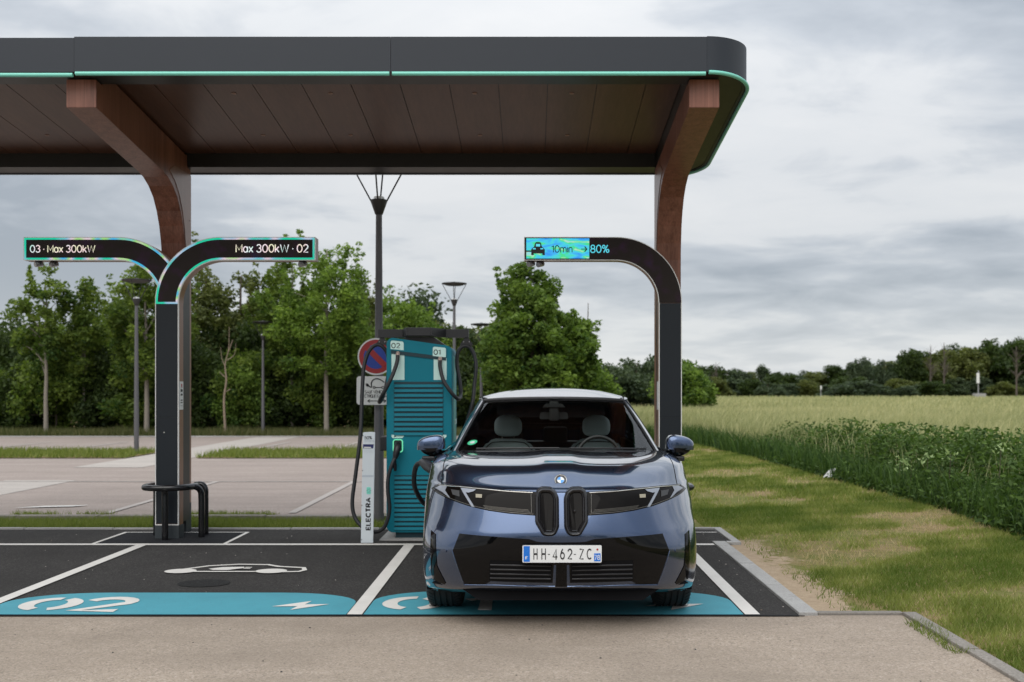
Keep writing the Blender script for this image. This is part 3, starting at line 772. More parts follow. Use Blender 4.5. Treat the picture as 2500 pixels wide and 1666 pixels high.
LX0, LX1 = -3.957, -3.711
tl = thing('information_totem', 'black totem with two lit arms reading 03 and 02, left of the charger', 'totem', ((LX0 + LX1) / 2, 10.5, 0))
totem_body(tl, LX0, LX1)
s2 = totem_arm(tl, LX0 + .692, +1, 0.995, 10.5)
s3 = totem_arm(tl, -4.349, -1, 0.998, 10.507, cut=21)
put_text('lettering', 'Max 300kW · 02', 0.080, (-2.345, 10.494, 3.022), M['led_letters'], s2, align='RIGHT', xs=0.97)
put_text('lettering', '03 · Max 300kW', 0.072, (-5.275, 10.5, 3.022), M['led_letters'], s3, align='LEFT', xs=0.97)
cam_dome(tl, -5.22, 2.935, 10.5); cam_dome(tl, -5.07, 2.935, 10.52); cam_dome(tl, -2.42, 2.935, 10.5)
bm = bmesh.new(); box(bm, LX1 + .0005, LX1 + .003, 10.525, 10.635, 1.36, 1.66); st = obj('notice_sticker', bm, M['sign_white'], tl)
bm = bmesh.new()
for z_, h_ in ((1.40, .004), (1.43, .012), (1.455, .012), (1.51, .02), (1.55, .028), (1.59, .004)): box(bm, LX1 + .0032, LX1 + .0042, 10.555, 10.61, z_, z_ + h_)
obj('notice_print', bm, M['ink'], st)['kind'] = 'stuff'
bm = bmesh.new(); box(bm, LX1 + .0032, LX1 + .0042, 10.57, 10.60, 1.60, 1.635); obj('notice_print', bm, M['sign_red'], st)
bm = bmesh.new(); lathe(bm, [(0.006, 0), (.006, .003), (0, .003)], (-3.862, 10.494, 1.122), 10, 'y'); obj('white_drip', bm, M['white_paint'], tl)

RX0, RX1 = 1.354, 1.596
tr = thing('information_totem', 'dark totem behind the car, its arm showing a car icon and 10min to 80%', 'totem', ((RX0 + RX1) / 2, 10.5, 0))
totem_body(tr, RX0, RX1)
s1 = totem_arm(tr, RX1 - .692, -1, 0.969, 10.5, lit=False)
xl = -.065
bm = bmesh.new(); box(bm, xl + .022, xl + .685, 10.4955, 10.498, 2.956, 3.168); lit = obj('lit_screen', bm, M['led_screen_gradient'], s1)
put_text('lettering', '10min', 0.072, (xl + .29, 10.4945, 3.020), M['ink'], s1, xs=.95)
bm = bmesh.new()
box(bm, xl + .60, xl + .655, 10.493, 10.495, 3.050, 3.058)
prism(bm, [(xl + .640, 3.085), (xl + .632, 3.077), (xl + .652, 3.054), (xl + .632, 3.031), (xl + .640, 3.023), (xl + .667, 3.054)], 10.493, 10.495, 'y')
obj('arrow_symbol', bm, M['ink'], s1)
put_text('lettering', '80%', 0.078, (xl + .700, 10.494, 3.018), M['led_letters_aqua'], s1, xs=0.95)
bm = bmesh.new()        # car seen from the front
cx_, cz = xl + .145, 2.99
prism(bm, [(cx_ - .072, cz), (cx_ - .072, cz + .06), (cx_ - .05, cz + .085), (cx_ - .043, cz + .085), (cx_ - .03, cz + .13), (cx_ - .018, cz + .138), (cx_ + .018, cz + .138), (cx_ + .03, cz + .13), (cx_ + .043, cz + .085), (cx_ + .05, cz + .085), (cx_ + .072, cz + .06), (cx_ + .072, cz),
           (cx_ + .045, cz), (cx_ + .045, cz + .018), (cx_ - .045, cz + .018), (cx_ - .045, cz)], 10.493, 10.495, 'y')
box(bm, xl + .022, cx_ - .07, 10.4932, 10.495, cz + .035, cz + .05)
ic = obj('car_symbol', bm, M['ink'], s1)
bm = bmesh.new(); box(bm, cx_ - .055, cx_ - .025, 10.4915, 10.493, cz + .062, cz + .074); box(bm, cx_ + .025, cx_ + .055, 10.4915, 10.493, cz + .062, cz + .074)
box(bm, cx_ - .022, cx_ + .022, 10.4915, 10.493, cz + .092, cz + .118); obj('car_symbol_windows', bm, M['led_letters_aqua'], ic)
cam_dome(tr, 0.0, 2.935, 10.5); cam_dome(tr, .10, 2.935, 10.52)
bm = bmesh.new(); box(bm, RX0 - .003, RX0 - .0005, 10.525, 10.635, 1.36, 1.66); obj('notice_sticker', bm, M['sign_white'], tr)

# hoops guarding the columns
def hoop(label, mx):
    t = thing('protective_hoop', label, 'hoop', (mx(-3.8), 10.6, 0), 'black steel hoops around the canopy columns')
    def P(*p): return [(mx(a), b, c) for a, b, c in p]
    bm = bmesh.new()
    ringp = cat_rom(P((-3.62, 10.79, .545), (-3.57, 10.62, .55), (-3.60, 10.44, .55), (-3.72, 10.34, .55), (-3.90, 10.33, .55), (-4.03, 10.40, .55), (-4.05, 10.56, .55), (-4.03, 10.72, .545)), 6)
    tube(bm, ringp, .033, 12); obj('hoop_rail', bm, M['black_gloss_tube'], t, auto=50)
    for leg in (P((-3.62, 10.79, .545), (-3.565, 10.80, .545), (-3.53, 10.80, .50), (-3.525, 10.80, .40), (-3.525, 10.80, 0)),
                P((-3.62, 10.50, .545), (-3.555, 10.55, .545), (-3.515, 10.60, .50), (-3.505, 10.61, .40), (-3.505, 10.61, 0)),
                P((-3.815, 10.365, .55), (-3.815, 10.39, .50), (-3.815, 10.395, .4), (-3.815, 10.395, 0)),
                P((-4.03, 10.72, .545), (-4.035, 10.735, .50), (-4.035, 10.74, .4), (-4.035, 10.74, 0))):
        bm = bmesh.new(); tube(bm, cat_rom(leg, 6), .033, 12); obj('leg', bm, M['black_gloss_tube'], t, auto=50)
hoop('black tube hoop around the foot of the left totem and column', lambda x: x)
hoop('black tube hoop mostly hidden behind the car by the right column', lambda x: -x - 2.36)

# ================================================================== charger
ch = thing('charging_station', 'tall teal fast charger with louvred front, numbered 02 and 01, beside the car', 'charger', (-1.17, 10.8, 0))
A0, A1, B0, B1 = -1.513, -0.825, 10.45, 11.10
def top_z(x): return 2.12 + (x - A0) / (A1 - A0) * (2.035 - 2.12)
r_ = .07
def shell(ins=0.0):
    a0, a1 = A0 + ins, A1 - ins
    L = arc(a0 + r_, top_z(a0) - r_ - ins, r_, 180, 97, 7); Rr = arc(a1 - r_, top_z(a1) - r_ - ins + .004, r_, 83, 0, 7)
    bl = arc(a0 + r_, .07 + r_ + ins, r_, 270, 180, 7); br = arc(a1 - r_, .07 + r_ + ins, r_, 360, 270, 7)
    return L + Rr + br + bl
bm = bmesh.new(); prism(bm, shell(), B0 + .04, B1, 'y', 0.004); obj('cabinet', bm, M['teal_metal'], ch, auto=35)
bm = bmesh.new(); prism(bm, shell(.004), B0 + .03, B0 + .0395, 'y'); obj('cabinet_joint', bm, M['teal_dark'], ch)
bm = bmesh.new(); prism(bm, shell(.002), B0, B0 + .0295, 'y', 0.006); fr = obj('front_frame', bm, M['teal_metal'], ch, auto=35)
bm = bmesh.new(); box(bm, A0 + .09, A1 - .05, B0 + .05, B1 - .02, 0, .069); obj('plinth', bm, M['teal_dark'], ch)
bm = bmesh.new(); box(bm, A0 - .06, A1 + .05, B0 - .09, B1 + .05, -.05, .012, 0.003); obj('concrete_footing', bm, M['kerb_stone'], ch)
# side trim (light side seen on the right)
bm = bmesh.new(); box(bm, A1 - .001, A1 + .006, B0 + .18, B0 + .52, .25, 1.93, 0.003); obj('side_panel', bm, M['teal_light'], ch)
put_text('side_lettering', 'ELECTRA', 0.05, (A1 + .0078, B0 + .30, 1.2), M['mint_panel'], ch, face='+x', weight=.1)
me = bpy.data.objects[-1:] if False else None
# louvres: every slat a part
def louvre(z):
    bm = bmesh.new()
    prism(bm, [(B0 - .0015, z + .004), (B0 - .017, z + .007), (B0 - .013, z + .034), (B0 - .0015, z + .037)], A0 + .085, A1 - .095, 'x')
    obj('louvre_slat', bm, M['teal_metal'], ch)
    return
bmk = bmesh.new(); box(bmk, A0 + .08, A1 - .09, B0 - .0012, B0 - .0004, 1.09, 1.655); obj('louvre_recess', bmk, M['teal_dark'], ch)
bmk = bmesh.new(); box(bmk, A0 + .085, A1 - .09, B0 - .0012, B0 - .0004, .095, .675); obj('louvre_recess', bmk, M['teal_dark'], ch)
def zpix(v): return 1.55 - (v - 957) * 10.45 / 2431
v = 936
for i in range(11): louvre(zpix(936 + 11.75 * (i + 1)) + .002)
for i in range(12): louvre(zpix(1161.5 + 11.0 * (i + 1) + 0.25 * i) + .002)
# recessed upper bay, number labels and cable outlets
def tilted(x0, x1, za, zb_, y0, y1, s=-.1235):
    bm = bmesh.new(); zr = lambda z, x: z + (x - x0) * s
    prism(bm, [(x0, za), (x1, zr(za, x1)), (x1, zr(zb_, x1)), (x0, zr(zb_, x0))], y0, y1, 'y'); return bm
X = lambda u: (u - 1295) * 10.45 / 2431
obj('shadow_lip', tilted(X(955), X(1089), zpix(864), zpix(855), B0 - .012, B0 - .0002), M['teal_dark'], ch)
obj('hood_band', tilted(X(953), X(1090), zpix(855), zpix(835), B0 - .016, B0 - .0003), M['teal_metal'], ch)
for (u0, u1, vt, vb, vs, ve, t_, vt_) in ((954, 986, 832, 854, 864, 928, '02', 850), (1057, 1089, 847, 871, 875, 928, '01', 866)):
    bm = bmesh.new(); q = .02
    a, b_, zt, zl = X(u0), X(u1), zpix(vt), zpix(vb)
    prism(bm, [(a, zl + .006), (b_, zl - .008)] + arc(b_ - q, zt - q - .01, q, 0, 90, 5) + arc(a + q, zt - q, q, 90, 180, 5), B0 - .0185, B0 - .0165, 'y')
    lb = obj('number_label', bm, M['mint_panel'], ch)
    put_text('number', t_, .048, (a + .012, B0 - .0195, zpix(vt_)), M['ink'], lb, weight=.09, xs=1.2)
    bm = bmesh.new(); box(bm, a + .008, b_ + .006, B0 - .003, B0 - .0008, zpix(ve), zpix(vs)); obj('mint_panel', bm, M['mint_panel'], ch)
# holster with glowing ring
bm = bmesh.new(); hx0, hx1, hz0, hz1 = X(959), X(984), zpix(1105), zpix(1072.5)
rr = .03
def rrect(x0, x1, z0, z1, r): return arc(x1 - r, z1 - r, r, 0, 90, 5) + arc(x0 + r, z1 - r, r, 90, 180, 5) + arc(x0 + r, z0 + r, r, 180, 270, 5) + arc(x1 - r, z0 + r, r, 270, 360, 5)
A = rrect(hx0, hx1, hz0, hz1, rr); Bq = rrect(hx0 + .011, hx1 - .011, hz0 + .011, hz1 - .011, rr - .01)
ring(bm, A + A[:1], Bq + Bq[:1], B0 - .012, B0 - .0005); obj('holster_ring', bm, M['holster_glow'], ch)
bm = bmesh.new(); prism(bm, Bq, B0 - .004, B0 - .0004, 'y'); obj('holster', bm, M['black_plastic'], ch)
for xa, xb in ((X(956), X(986)), (X(1064), X(1090))):
    bm = bmesh.new(); prism(bm, [(xa, zpix(1062)), (xb, zpix(1062)), (xb, zpix(1066)), (xb - .015, zpix(1070)), (xa + .01, zpix(1070)), (xa, zpix(1067))], B0 - .003, B0 - .0006, 'y'); o = obj('instruction_label', bm, M['mint_panel'], ch)
    bm = bmesh.new(); lathe(bm, [(.008, -.001), (.008, 0), (0, 0)][::-1], (xa + .035, B0 - .0035, zpix(1066)), 12, 'y'); obj('plug_symbol', bm, M['ink'], o)
bm = bmesh.new(); box(bm, A0 - .085, A0 - .001, B0 + .12, B0 + .3, zpix(1103), zpix(1067), .01); obj('spare_holster', bm, M['black_plastic'], ch)
# cable management head
bm = bmesh.new(); z0, z1 = zpix(820), zpix(799)
prism(bm, [(A0 + .20, 10.5), (A0 + .48, 10.5), (A0 + .48, 10.53), (A0 + .20, 10.53)], z0 + .015, z1 + .01, 'z', .003)
x0_, x1_ = X(990.5), X(1055)
bm2 = bmesh.new(); box(bm2, x0_, x1_, 10.45, 10.62, zpix(820), zpix(800), .004); bm.free()
hd = obj('cable_head', bm2, M['black_metal'], ch)
bm = bmesh.new()
for xx in (x0_ + .02, x1_ - .02): box(bm, xx - .002, xx + .002, 10.4475, 10.449, zpix(820), zpix(800))
obj('head_seam', bm, M['ink'], hd)
for sgn, xin, xmid, xend in ((-1, x0_ + .001, X(975), -1.64), (1, x1_ - .001, X(1083), -0.665)):
    bm = bmesh.new(); za, zc_ = zpix(821), zpix(800)
    V = [(xin, 10.46, za), (xin, 10.46, zc_), (xmid, 10.72, zc_), (xmid, 10.72, za), (xin, 10.62, za), (xin, 10.62, zc_), (xmid, 10.78, zc_), (xmid, 10.78, za)]
    vs = [bm.verts.new(p) for p in V]
    for f in ((0, 1, 2, 3), (4, 5, 6, 7), (0, 1, 5, 4), (3, 2, 6, 7), (1, 2, 6, 5), (0, 3, 7, 4)): bm.faces.new([vs[i] for i in f])
    box(bm, min(xmid, xend), max(xmid, xend), 10.72, 10.78, za, zc_ - .001, .002)
    obj('cable_arm', bm, M['black_metal'], ch)
bm = bmesh.new()       # wedge under the head
prism(bm, [(X(968), top_z(X(968)) - .02), (X(990), zpix(821)), (X(1055), zpix(821)), (X(1094), top_z(X(1094)) - .02)], 10.56, 10.9, 'y'); obj('head_foot', bm, M['black_plastic'], ch)
def hanger(x, y):
    z = zpix(821); bm = bmesh.new(); q = .07
    prism(bm, [(x - .018, z), (x + .018, z), (x + q, z - .075), (x + q - .02, z - .10), (x + .03, z - .078), (x - .03, z - .078), (x - q + .02, z - .10), (x - q, z - .075)], y - .012, y + .012, 'y', .002)
    h = obj('cable_hanger', bm, M['black_plastic'], ch)
    bm = bmesh.new()
    bm.free()
    for dx, dz in ((-.03, -.045), (.03, -.045)): bm = bmesh.new(); lathe(bm, [(0, -.001), (.005, -.001), (.005, .001)], (x + dx, y - .0135, z + dz), 8, 'y'); obj('screw', bm, M['galvanised'], h)
hanger(-1.60, 10.75); hanger(-0.69, 10.75)
def P3(u, v, Y): return tuple(px(u, v, Y))
CRAD = .0205
def cable(path, name='cable', n=8): bm = bmesh.new(); tube(bm, cat_rom(path, n), CRAD, 12); return obj(name, bm, M['rubber'], ch, auto=60)
for u, v_ in ((971, 865), (1074, 878)):
    bm = bmesh.new(); p = px(u, v_, 10.42); tube(bm, [p + Vector((0, .02, .012)), p + Vector((0, 0, 0)), p + Vector((0, -.008, -.03))], .022, 10); obj('cable_fitting', bm, M['copper_fitting'], ch, auto=60)
cable([P3(971, 868, 10.41), P3(969, 885, 10.39), P3(960, 912, 10.35), P3(946, 942, 10.33), P3(932, 968, 10.36), P3(926, 982, 10.5), P3(932, 975, 10.68), P3(943, 940, 10.78), P3(949, 900, 10.78), P3(946, 866, 10.76), P3(935, 848, 10.75),
       P3(922, 842, 10.75), P3(908, 849, 10.74), P3(896, 868, 10.72), P3(888, 900, 10.68), P3(884, 960, 10.6), P3(880, 1060, 10.5), P3(868, 1160, 10.45), P3(860, 1225, 10.42), P3(866, 1262, 10.4), P3(884, 1286, 10.37), P3(912, 1299, 10.34), P3(934, 1292, 10.33),
       P3(946, 1270, 10.32), P3(951, 1240, 10.32), P3(947, 1200, 10.32), P3(948, 1165, 10.33), P3(957, 1135, 10.34), P3(966, 1116, 10.36)])
bm = bmesh.new(); tube(bm, [P3(965, 1118, 10.36), P3(968, 1104, 10.36), P3(971, 1092, 10.38), P3(972, 1084, 10.43)], [.027, .036, .042, .034], 10); pg = obj('charging_plug', bm, M['black_plastic'], ch, auto=50)
bm = bmesh.new(); tube(bm, [P3(962, 1118, 10.37), P3(964, 1140, 10.37), P3(965, 1150, 10.38)], [.02, .022, .014], 8); obj('plug_handle', bm, M['black_plastic'], pg, auto=50)
cable([P3(1074, 880, 10.41), P3(1075, 900, 10.40), P3(1083, 930, 10.37), P3(1099, 955, 10.36), P3(1113, 971, 10.4), P3(1121, 974, 10.5), P3(1125, 962, 10.62), P3(1122, 930, 10.7), P3(1116, 895, 10.74), P3(1117, 865, 10.75), P3(1126, 849, 10.75),
       P3(1137, 845, 10.75), P3(1149, 851, 10.75), P3(1159, 872, 10.74), P3(1162, 900, 10.72), P3(1158, 940, 10.7), P3(1153, 985, 10.65), (-0.71, 10.6, 1.1), (-0.76, 10.2, .72), (-.83, 9.6, .50), (-.93, 9.0, .52), (-.99, 8.55, .72), (-.94, 8.15, .93), (-.845, 7.9, .99), (-.78, 7.72, .96)], n=8)
bm = bmesh.new(); tube(bm, [(-.86, 7.92, .99), (-.80, 7.78, .97), (-.745, 7.66, .94)], [.03, .045, .035], 10); obj('car_plug', bm, M['black_plastic'], ch, auto=50)

# promotional board in front of the lamp post
pb = thing('promotional_board', 'narrow white plastic board reading 50% and a sideways name, stuck beside the charger', 'board', (-1.69, 10.21, 0))
X2 = lambda u: (u - 1295) * 10.21 / 2431
Z2 = lambda v: 1.55 - (v - 957) * 10.21 / 2431
bm = bmesh.new()
prism(bm, [(X2(881), 0), (X2(911), 0), (X2(915.8), 1.135), (X2(905), 1.139), (X2(890), 1.135), (X2(886), 1.130)], 10.205, 10.222, 'y', .002); bd = obj('board', bm, M['board_plastic'], pb)
th = math.atan2(5 * .0042, 1.13)
put_text('lettering', '50%', .030, (X2(890.5), 10.203, Z2(1072.5)), M['ink'], pb, weight=.085, xs=.95)
put_text('lettering', 'offerts', .024, (X2(890), 10.203, Z2(1079.5)), M['pale_print'], pb)
bm = bmesh.new(); prism(bm, [(X2(886.8), Z2(1095)), (X2(911), Z2(1095)), (X2(913), Z2(1085)), (X2(886.8), Z2(1085))], 10.2025, 10.2045, 'y'); nb = obj('navy_band', bm, M['navy_print'], pb)
bm = bmesh.new(); box(bm, X2(889), X2(906), 10.201, 10.2022, Z2(1094), Z2(1091.5)); obj('band_print', bm, M['sign_white'], nb)
bm = bmesh.new()
for vv in (1100, 1102.2, 1104.4): box(bm, X2(889), X2(911), 10.203, 10.2045, Z2(vv) - .0012, Z2(vv))
box(bm, X2(884.5), X2(912), 10.2035, 10.2046, Z2(1165), Z2(1160)); obj('fine_print', bm, M['pale_print'], pb)
me = text_mesh('ELECTRA', .042, weight=.15, xs=1.0, gap=.30)
me.transform(Matrix.Translation((X2(905), 10.203, Z2(1293.5))) @ Matrix.Rotation(R(-90), 4, 'Y') @ Matrix.Rotation(R(90), 4, 'X')); me.materials.clear()
w_ = max(v.co.z for v in me.vertices) - min(v.co.z for v in me.vertices); zz0 = Z2(1293.5)
for v_ in me.vertices: v_.co.z = zz0 + (v_.co.z - zz0) * (Z2(1213) - zz0) / w_; v_.co.x -= .004
link('lettering', me, M['ink'], pb)['kind'] = 'stuff'
bm = bmesh.new(); prism(bm, rrect(X2(895), X2(905.5), Z2(1207), Z2(1189.5), .012), 10.2025, 10.2045, 'y'); lg = obj('leaf_logo', bm, M['mint_strip'], pb)
bm = bmesh.new(); c_ = (X2(900.5), Z2(1198))
for a in range(0, 360, 60): prism(bm, [(c_[0] + .008 * math.cos(R(a)), c_[1] + .008 * math.sin(R(a))), (c_[0] + .019 * math.cos(R(a - 9)), c_[1] + .022 * math.sin(R(a - 9))), (c_[0] + .019 * math.cos(R(a + 9)), c_[1] + .022 * math.sin(R(a + 9)))], 10.2012, 10.2022, 'y')
obj('logo_mark', bm, M['ink'], lg)
bm = bmesh.new()
for u, vv in ((886.5, 1064), (885.5, 1149), (884, 1234), (883, 1318)): lathe(bm, [(0, -.001), (.005, -.001), (.005, .001)], (X2(u), 10.203, Z2(vv)), 8, 'y')
obj('fixing_hole', bm, M['ink'], pb)

# ================================================================== lamps
def lamp(label, x, y, H=4.25, s=1.0):
    t = thing('street_lamp', label, 'street lamp', (x, y, 0), 'conical street lamps of the car park')
    k = H - .47
    bm = bmesh.new(); lathe(bm, [(.058, 0), (.057, 1.0), (.044, 2.6), (.037, k - .16)], (x, y, 0), 16); p = obj('pole', bm, M['lamp_grey'], t, auto=40)
    bm = bmesh.new(); lathe(bm, [(.040, k - .16), (.046, k - .155), (.10, k + .0), (.10, k + .012), (.07, k + .014)], (x, y, 0), 20); obj('lamp_cone', bm, M['lamp_dark'], t, auto=40)
    bm = bmesh.new(); lathe(bm, [(.07, k + .014), (.06, k + .05), (.0, k + .06)], (x, y, 0), 16); obj('lamp_lens', bm, M['lamp_glass'], t, auto=40)
    for a in (0, 90, 180, 270):
        c, s_ = math.cos(R(a)), math.sin(R(a)); bm = bmesh.new()
        tube(bm, [(x + .092 * c, y + .092 * s_, k), (x + .335 * c, y + .335 * s_, H - .02)], .0095, 6); obj('lamp_strut', bm, M['lamp_dark'], t)
    bm = bmesh.new(); lathe(bm, [(.06, H - .075), (.22, H - .06), (.345, H - .02), (.35, H), (.2, H + .018), (.05, H + .03), (.03, H + .045), (0, H + .045)], (x, y, 0), 28); obj('lamp_shade', bm, M['lamp_dark'], t, auto=35)
    return t
lp = lamp('thick grey lamp post carrying the no parking sign behind the charger', -1.788, 11.75, 4.27)
lamp('grey lamp post on the far grass strip, left of the left totem', px(333, 900, 24.3).x, 24.3, 4.28)
lamp('grey street lamp whose head rises above the charger against the sky', px(1109, 700, 27.8).x, 27.8, 4.58)
lamp('small distant lamp post before the dark hedge, right of the left column', px(642, 900, 34.2).x, 34.2, 3.95)
lamp('dark lamp half hidden by the round maple behind the charger', px(1175, 900, 33).x, 33, 3.8)
bm = bmesh.new(); lathe(bm, [(.09, 0), (.09, .02), (.062, .03), (.062, .12)], (-1.788, 11.75, 0), 16); obj('post_foot', bm, M['lamp_grey'], lp, auto=40)

# signs on the post
sg = thing('no_parking_sign', 'round red and blue no parking sign on the lamp post, partly behind the charger', 'sign', (-1.78, 11.63, 2))
sx, sz, sy_ = (918 - 1295) * 11.6 / 2431, 1.55 - (871 - 957) * 11.6 / 2431, 11.6
RS = 45.2 * 11.6 / 2431
def disc(r, y0, y1): bm = bmesh.new(); lathe(bm, [(0, y0 - sy_), (r, y0 - sy_), (r, y1 - sy_), (0, y1 - sy_)], (sx, sy_, sz), 40, 'y'); return bm
obj('white_rim', disc(RS, sy_, sy_ + .012), M['sign_white'], sg)
obj('red_disc', disc(RS * .915, sy_ - .003, sy_ - .0005), M['sign_red'], sg)
obj('blue_disc', disc(RS * .665, sy_ - .006, sy_ - .0035), M['sign_blue'], sg)
bm = bmesh.new(); d_ = RS * .70; n_ = .021
prism(bm, [(sx - d_ * .72 - n_, sz + d_ * .68 - n_), (sx - d_ * .68 + n_, sz + d_ * .72 + n_), (sx + d_ * .72 + n_, sz - d_ * .68 + n_), (sx + d_ * .68 - n_, sz - d_ * .72 - n_)], sy_ - .009, sy_ - .0065, 'y'); obj('red_bar', bm, M['sign_red'], sg)
bm = bmesh.new(); box(bm, sx - .06, sx + .10, sy_ + .013, sy_ + .09, sz - .02, sz + .02); obj('bracket', bm, M['galvanised'], sg)
s4 = thing('plate_sign', 'white rectangular sign with plug car symbol and French text under the round sign', 'sign', (-1.78, 11.63, 1.7))
W0, W1, Zt, Zb = (870.5 - 1295) * 11.6 / 2431, (966 - 1295) * 11.6 / 2431, 1.55 - (919 - 957) * 11.6 / 2431, 1.55 - (989 - 957) * 11.6 / 2431
bm = bmesh.new(); prism(bm, rrect(W0, W1, Zb, Zt, .035), sy_, sy_ + .012, 'y', .002); pl = obj('sign_plate', bm, M['sign_white'], s4)
bm = bmesh.new(); box(bm, sx - .06, sx + .10, sy_ + .013, sy_ + .09, (Zt + Zb) / 2 - .02, (Zt + Zb) / 2 + .02); obj('bracket', bm, M['galvanised'], s4)
K = 11.6 / 2431
q_ = lambda u, v: ((u - 1295) * K, sy_ - .004, 1.55 - (v - 957) * K)
mx_ = (W0 + W1) / 2
put_text('lettering', 'SAUF VÉHICULE', .034, (mx_, sy_ - .002, 1.55 - (961 - 957) * K), M['ink'], s4, align='CENTER', weight=.075, xs=.80)
put_text('lettering', 'ÉLECTRIQUE EN CHARGE', .034, (mx_, sy_ - .002, 1.55 - (971 - 957) * K), M['ink'], s4, align='CENTER', weight=.075, xs=.72)
bm = bmesh.new(); tube(bm, cat_rom([q_(938, 934), q_(930, 928), q_(920, 925), q_(911, 928), q_(906.5, 936), q_(907, 944), q_(905.5, 946), q_(902, 944), q_(899, 941)], 5), .0065, 6)
tube(bm, [q_(899, 942.5), q_(895, 939)], .016, 6)
tube(bm, [q_(917, 946.5), q_(931, 946.5)], .005, 6); tube(bm, [q_(897, 939), q_(894, 936)], .004, 5); tube(bm, [q_(895, 941), q_(892.5, 938)], .004, 5)
for uu in (913.5, 934.5): c0 = Vector(q_(uu, 946.5)); tube(bm, [c0 + Vector((.013 * math.cos(a), 0, .013 * math.sin(a))) for a in np.linspace(0, 2 * math.pi, 13)[:-1]], .0045, 5, closed=True)
tube(bm, [q_(898, 979.5), q_(942, 979)], .004, 5)
for a, b in (((903, 976), (897.5, 979.5)), ((903, 983), (897.5, 979.5)), ((937, 976), (942.5, 979)), ((937, 983), (942.5, 979))): tube(bm, [q_(*a), q_(*b)], .0045, 5)
obj('plug_car_symbol', bm, M['ink'], s4)
# ================================================================== car
def paint():
    s = NT('blue_metallic'); c = s.coord(kind='World')
    fl = s.voro(c, 1400, out=1)
    g = s.n('ShaderNodeSeparateColor'); s.l(fl, g.inputs[0])
    lw = s.n('ShaderNodeLayerWeight'); lw.inputs[0].default_value = 0.35
    col = s.mix(lw.outputs['Facing'], (0.058, 0.088, 0.160), (0.042, 0.066, 0.122))
    col = s.mix(s.math('MULTIPLY', g.outputs[0], 0.2), col, (0.11, 0.16, 0.29))
    p = s.bsdf(col, 0.22, 0.94, 0.5)
    # clear lacquer: sharp reflection that takes over towards grazing angles
    lw2 = s.n('ShaderNodeLayerWeight'); lw2.inputs[0].default_value = 0.5
    fac = s.math('ADD', s.math('MULTIPLY', s.math('POWER', lw2.outputs['Facing'], 2.5), 0.93), 0.035, clamp=True)
    gl = s.n('ShaderNodeBsdfGlossy'); gl.inputs['Roughness'].default_value = 0.0; gl.inputs['Color'].default_value = (1, 1, 1, 1)
    mx = s.n('ShaderNodeMixShader'); s.l(fac, mx.inputs[0]); s.l(p.outputs[0], mx.inputs[1]); s.l(gl.outputs[0], mx.inputs[2]); s.l(mx.outputs[0], s.out.inputs[0])
    M['blue_metallic'] = s.m
    s = NT('gloss_black'); c = s.coord(kind='World')
    s.bsdf((0.003, 0.003, 0.0035), 0.02, 0, 0.28); M['gloss_black'] = s.m
    s = NT('car_glass'); s.m.blend_method = 'BLEND' if hasattr(s.m, 'blend_method') else None
    fr = s.n('ShaderNodeFresnel'); fr.inputs[0].default_value = 1.52
    tr_ = s.n('ShaderNodeBsdfTransparent'); tr_.inputs[0].default_value = (0.86, 0.90, 0.88, 1)
    gl = s.n('ShaderNodeBsdfGlossy'); gl.inputs['Roughness'].default_value = 0.0
    mx = s.n('ShaderNodeMixShader'); s.l(fr.outputs[0], mx.inputs[0]); s.l(tr_.outputs[0], mx.inputs[1]); s.l(gl.outputs[0], mx.inputs[2]); s.l(mx.outputs[0], s.out.inputs[0])
    M['car_glass'] = s.m
    s = NT('dark_glass'); fr = s.n('ShaderNodeFresnel'); fr.inputs[0].default_value = 1.52
    tr_ = s.n('ShaderNodeBsdfTransparent'); tr_.inputs[0].default_value = (0.40, 0.42, 0.42, 1)
    gl = s.n('ShaderNodeBsdfGlossy'); gl.inputs['Roughness'].default_value = 0.0
    mx = s.n('ShaderNodeMixShader'); s.l(fr.outputs[0], mx.inputs[0]); s.l(tr_.outputs[0], mx.inputs[1]); s.l(gl.outputs[0], mx.inputs[2]); s.l(mx.outputs[0], s.out.inputs[0])
    M['dark_glass'] = s.m
paint()
mat('lamp_black', (0.005, 0.004, 0.0035), 0.05, 0.0, 0.10)
mat('grille_satin', (0.012, 0.011, 0.012), 0.2, 0.0, 0.5)
mat('shut_gap', (0.003, 0.003, 0.004), 0.8, spec=0.1)
mat('satin_chrome', (0.66, 0.65, 0.62), 0.25, 0.85)
mat('light_guide', (0.26, 0.28, 0.32), 0.3, 0.2)
mat('dark_chrome', (0.20, 0.19, 0.17), 0.3, 0.8)
mat('lens_amber', (0.30, 0.27, 0.20), 0.2)
mat('tyre_rubber', (0.017, 0.017, 0.018), 0.68, var=0.2, vscale=6, bump=0.3, bscale=120)
mat('rim_metal', (0.10, 0.10, 0.11), 0.3, 0.7)
mat('seat_leather', (0.66, 0.76, 0.76), 0.55, var=0.06)
mat('cabin_dark', (0.012, 0.011, 0.011), 0.7)
mat('cabin_trim', (0.035, 0.035, 0.036), 0.5)
mat('plate_white', (0.74, 0.75, 0.75), 0.35)
mat('plate_blue', (0.01, 0.16, 0.62), 0.35)
mat('badge_blue', (0.06, 0.30, 0.75), 0.3)
mat('under_plastic', (0.008, 0.008, 0.009), 0.85, spec=0.08)

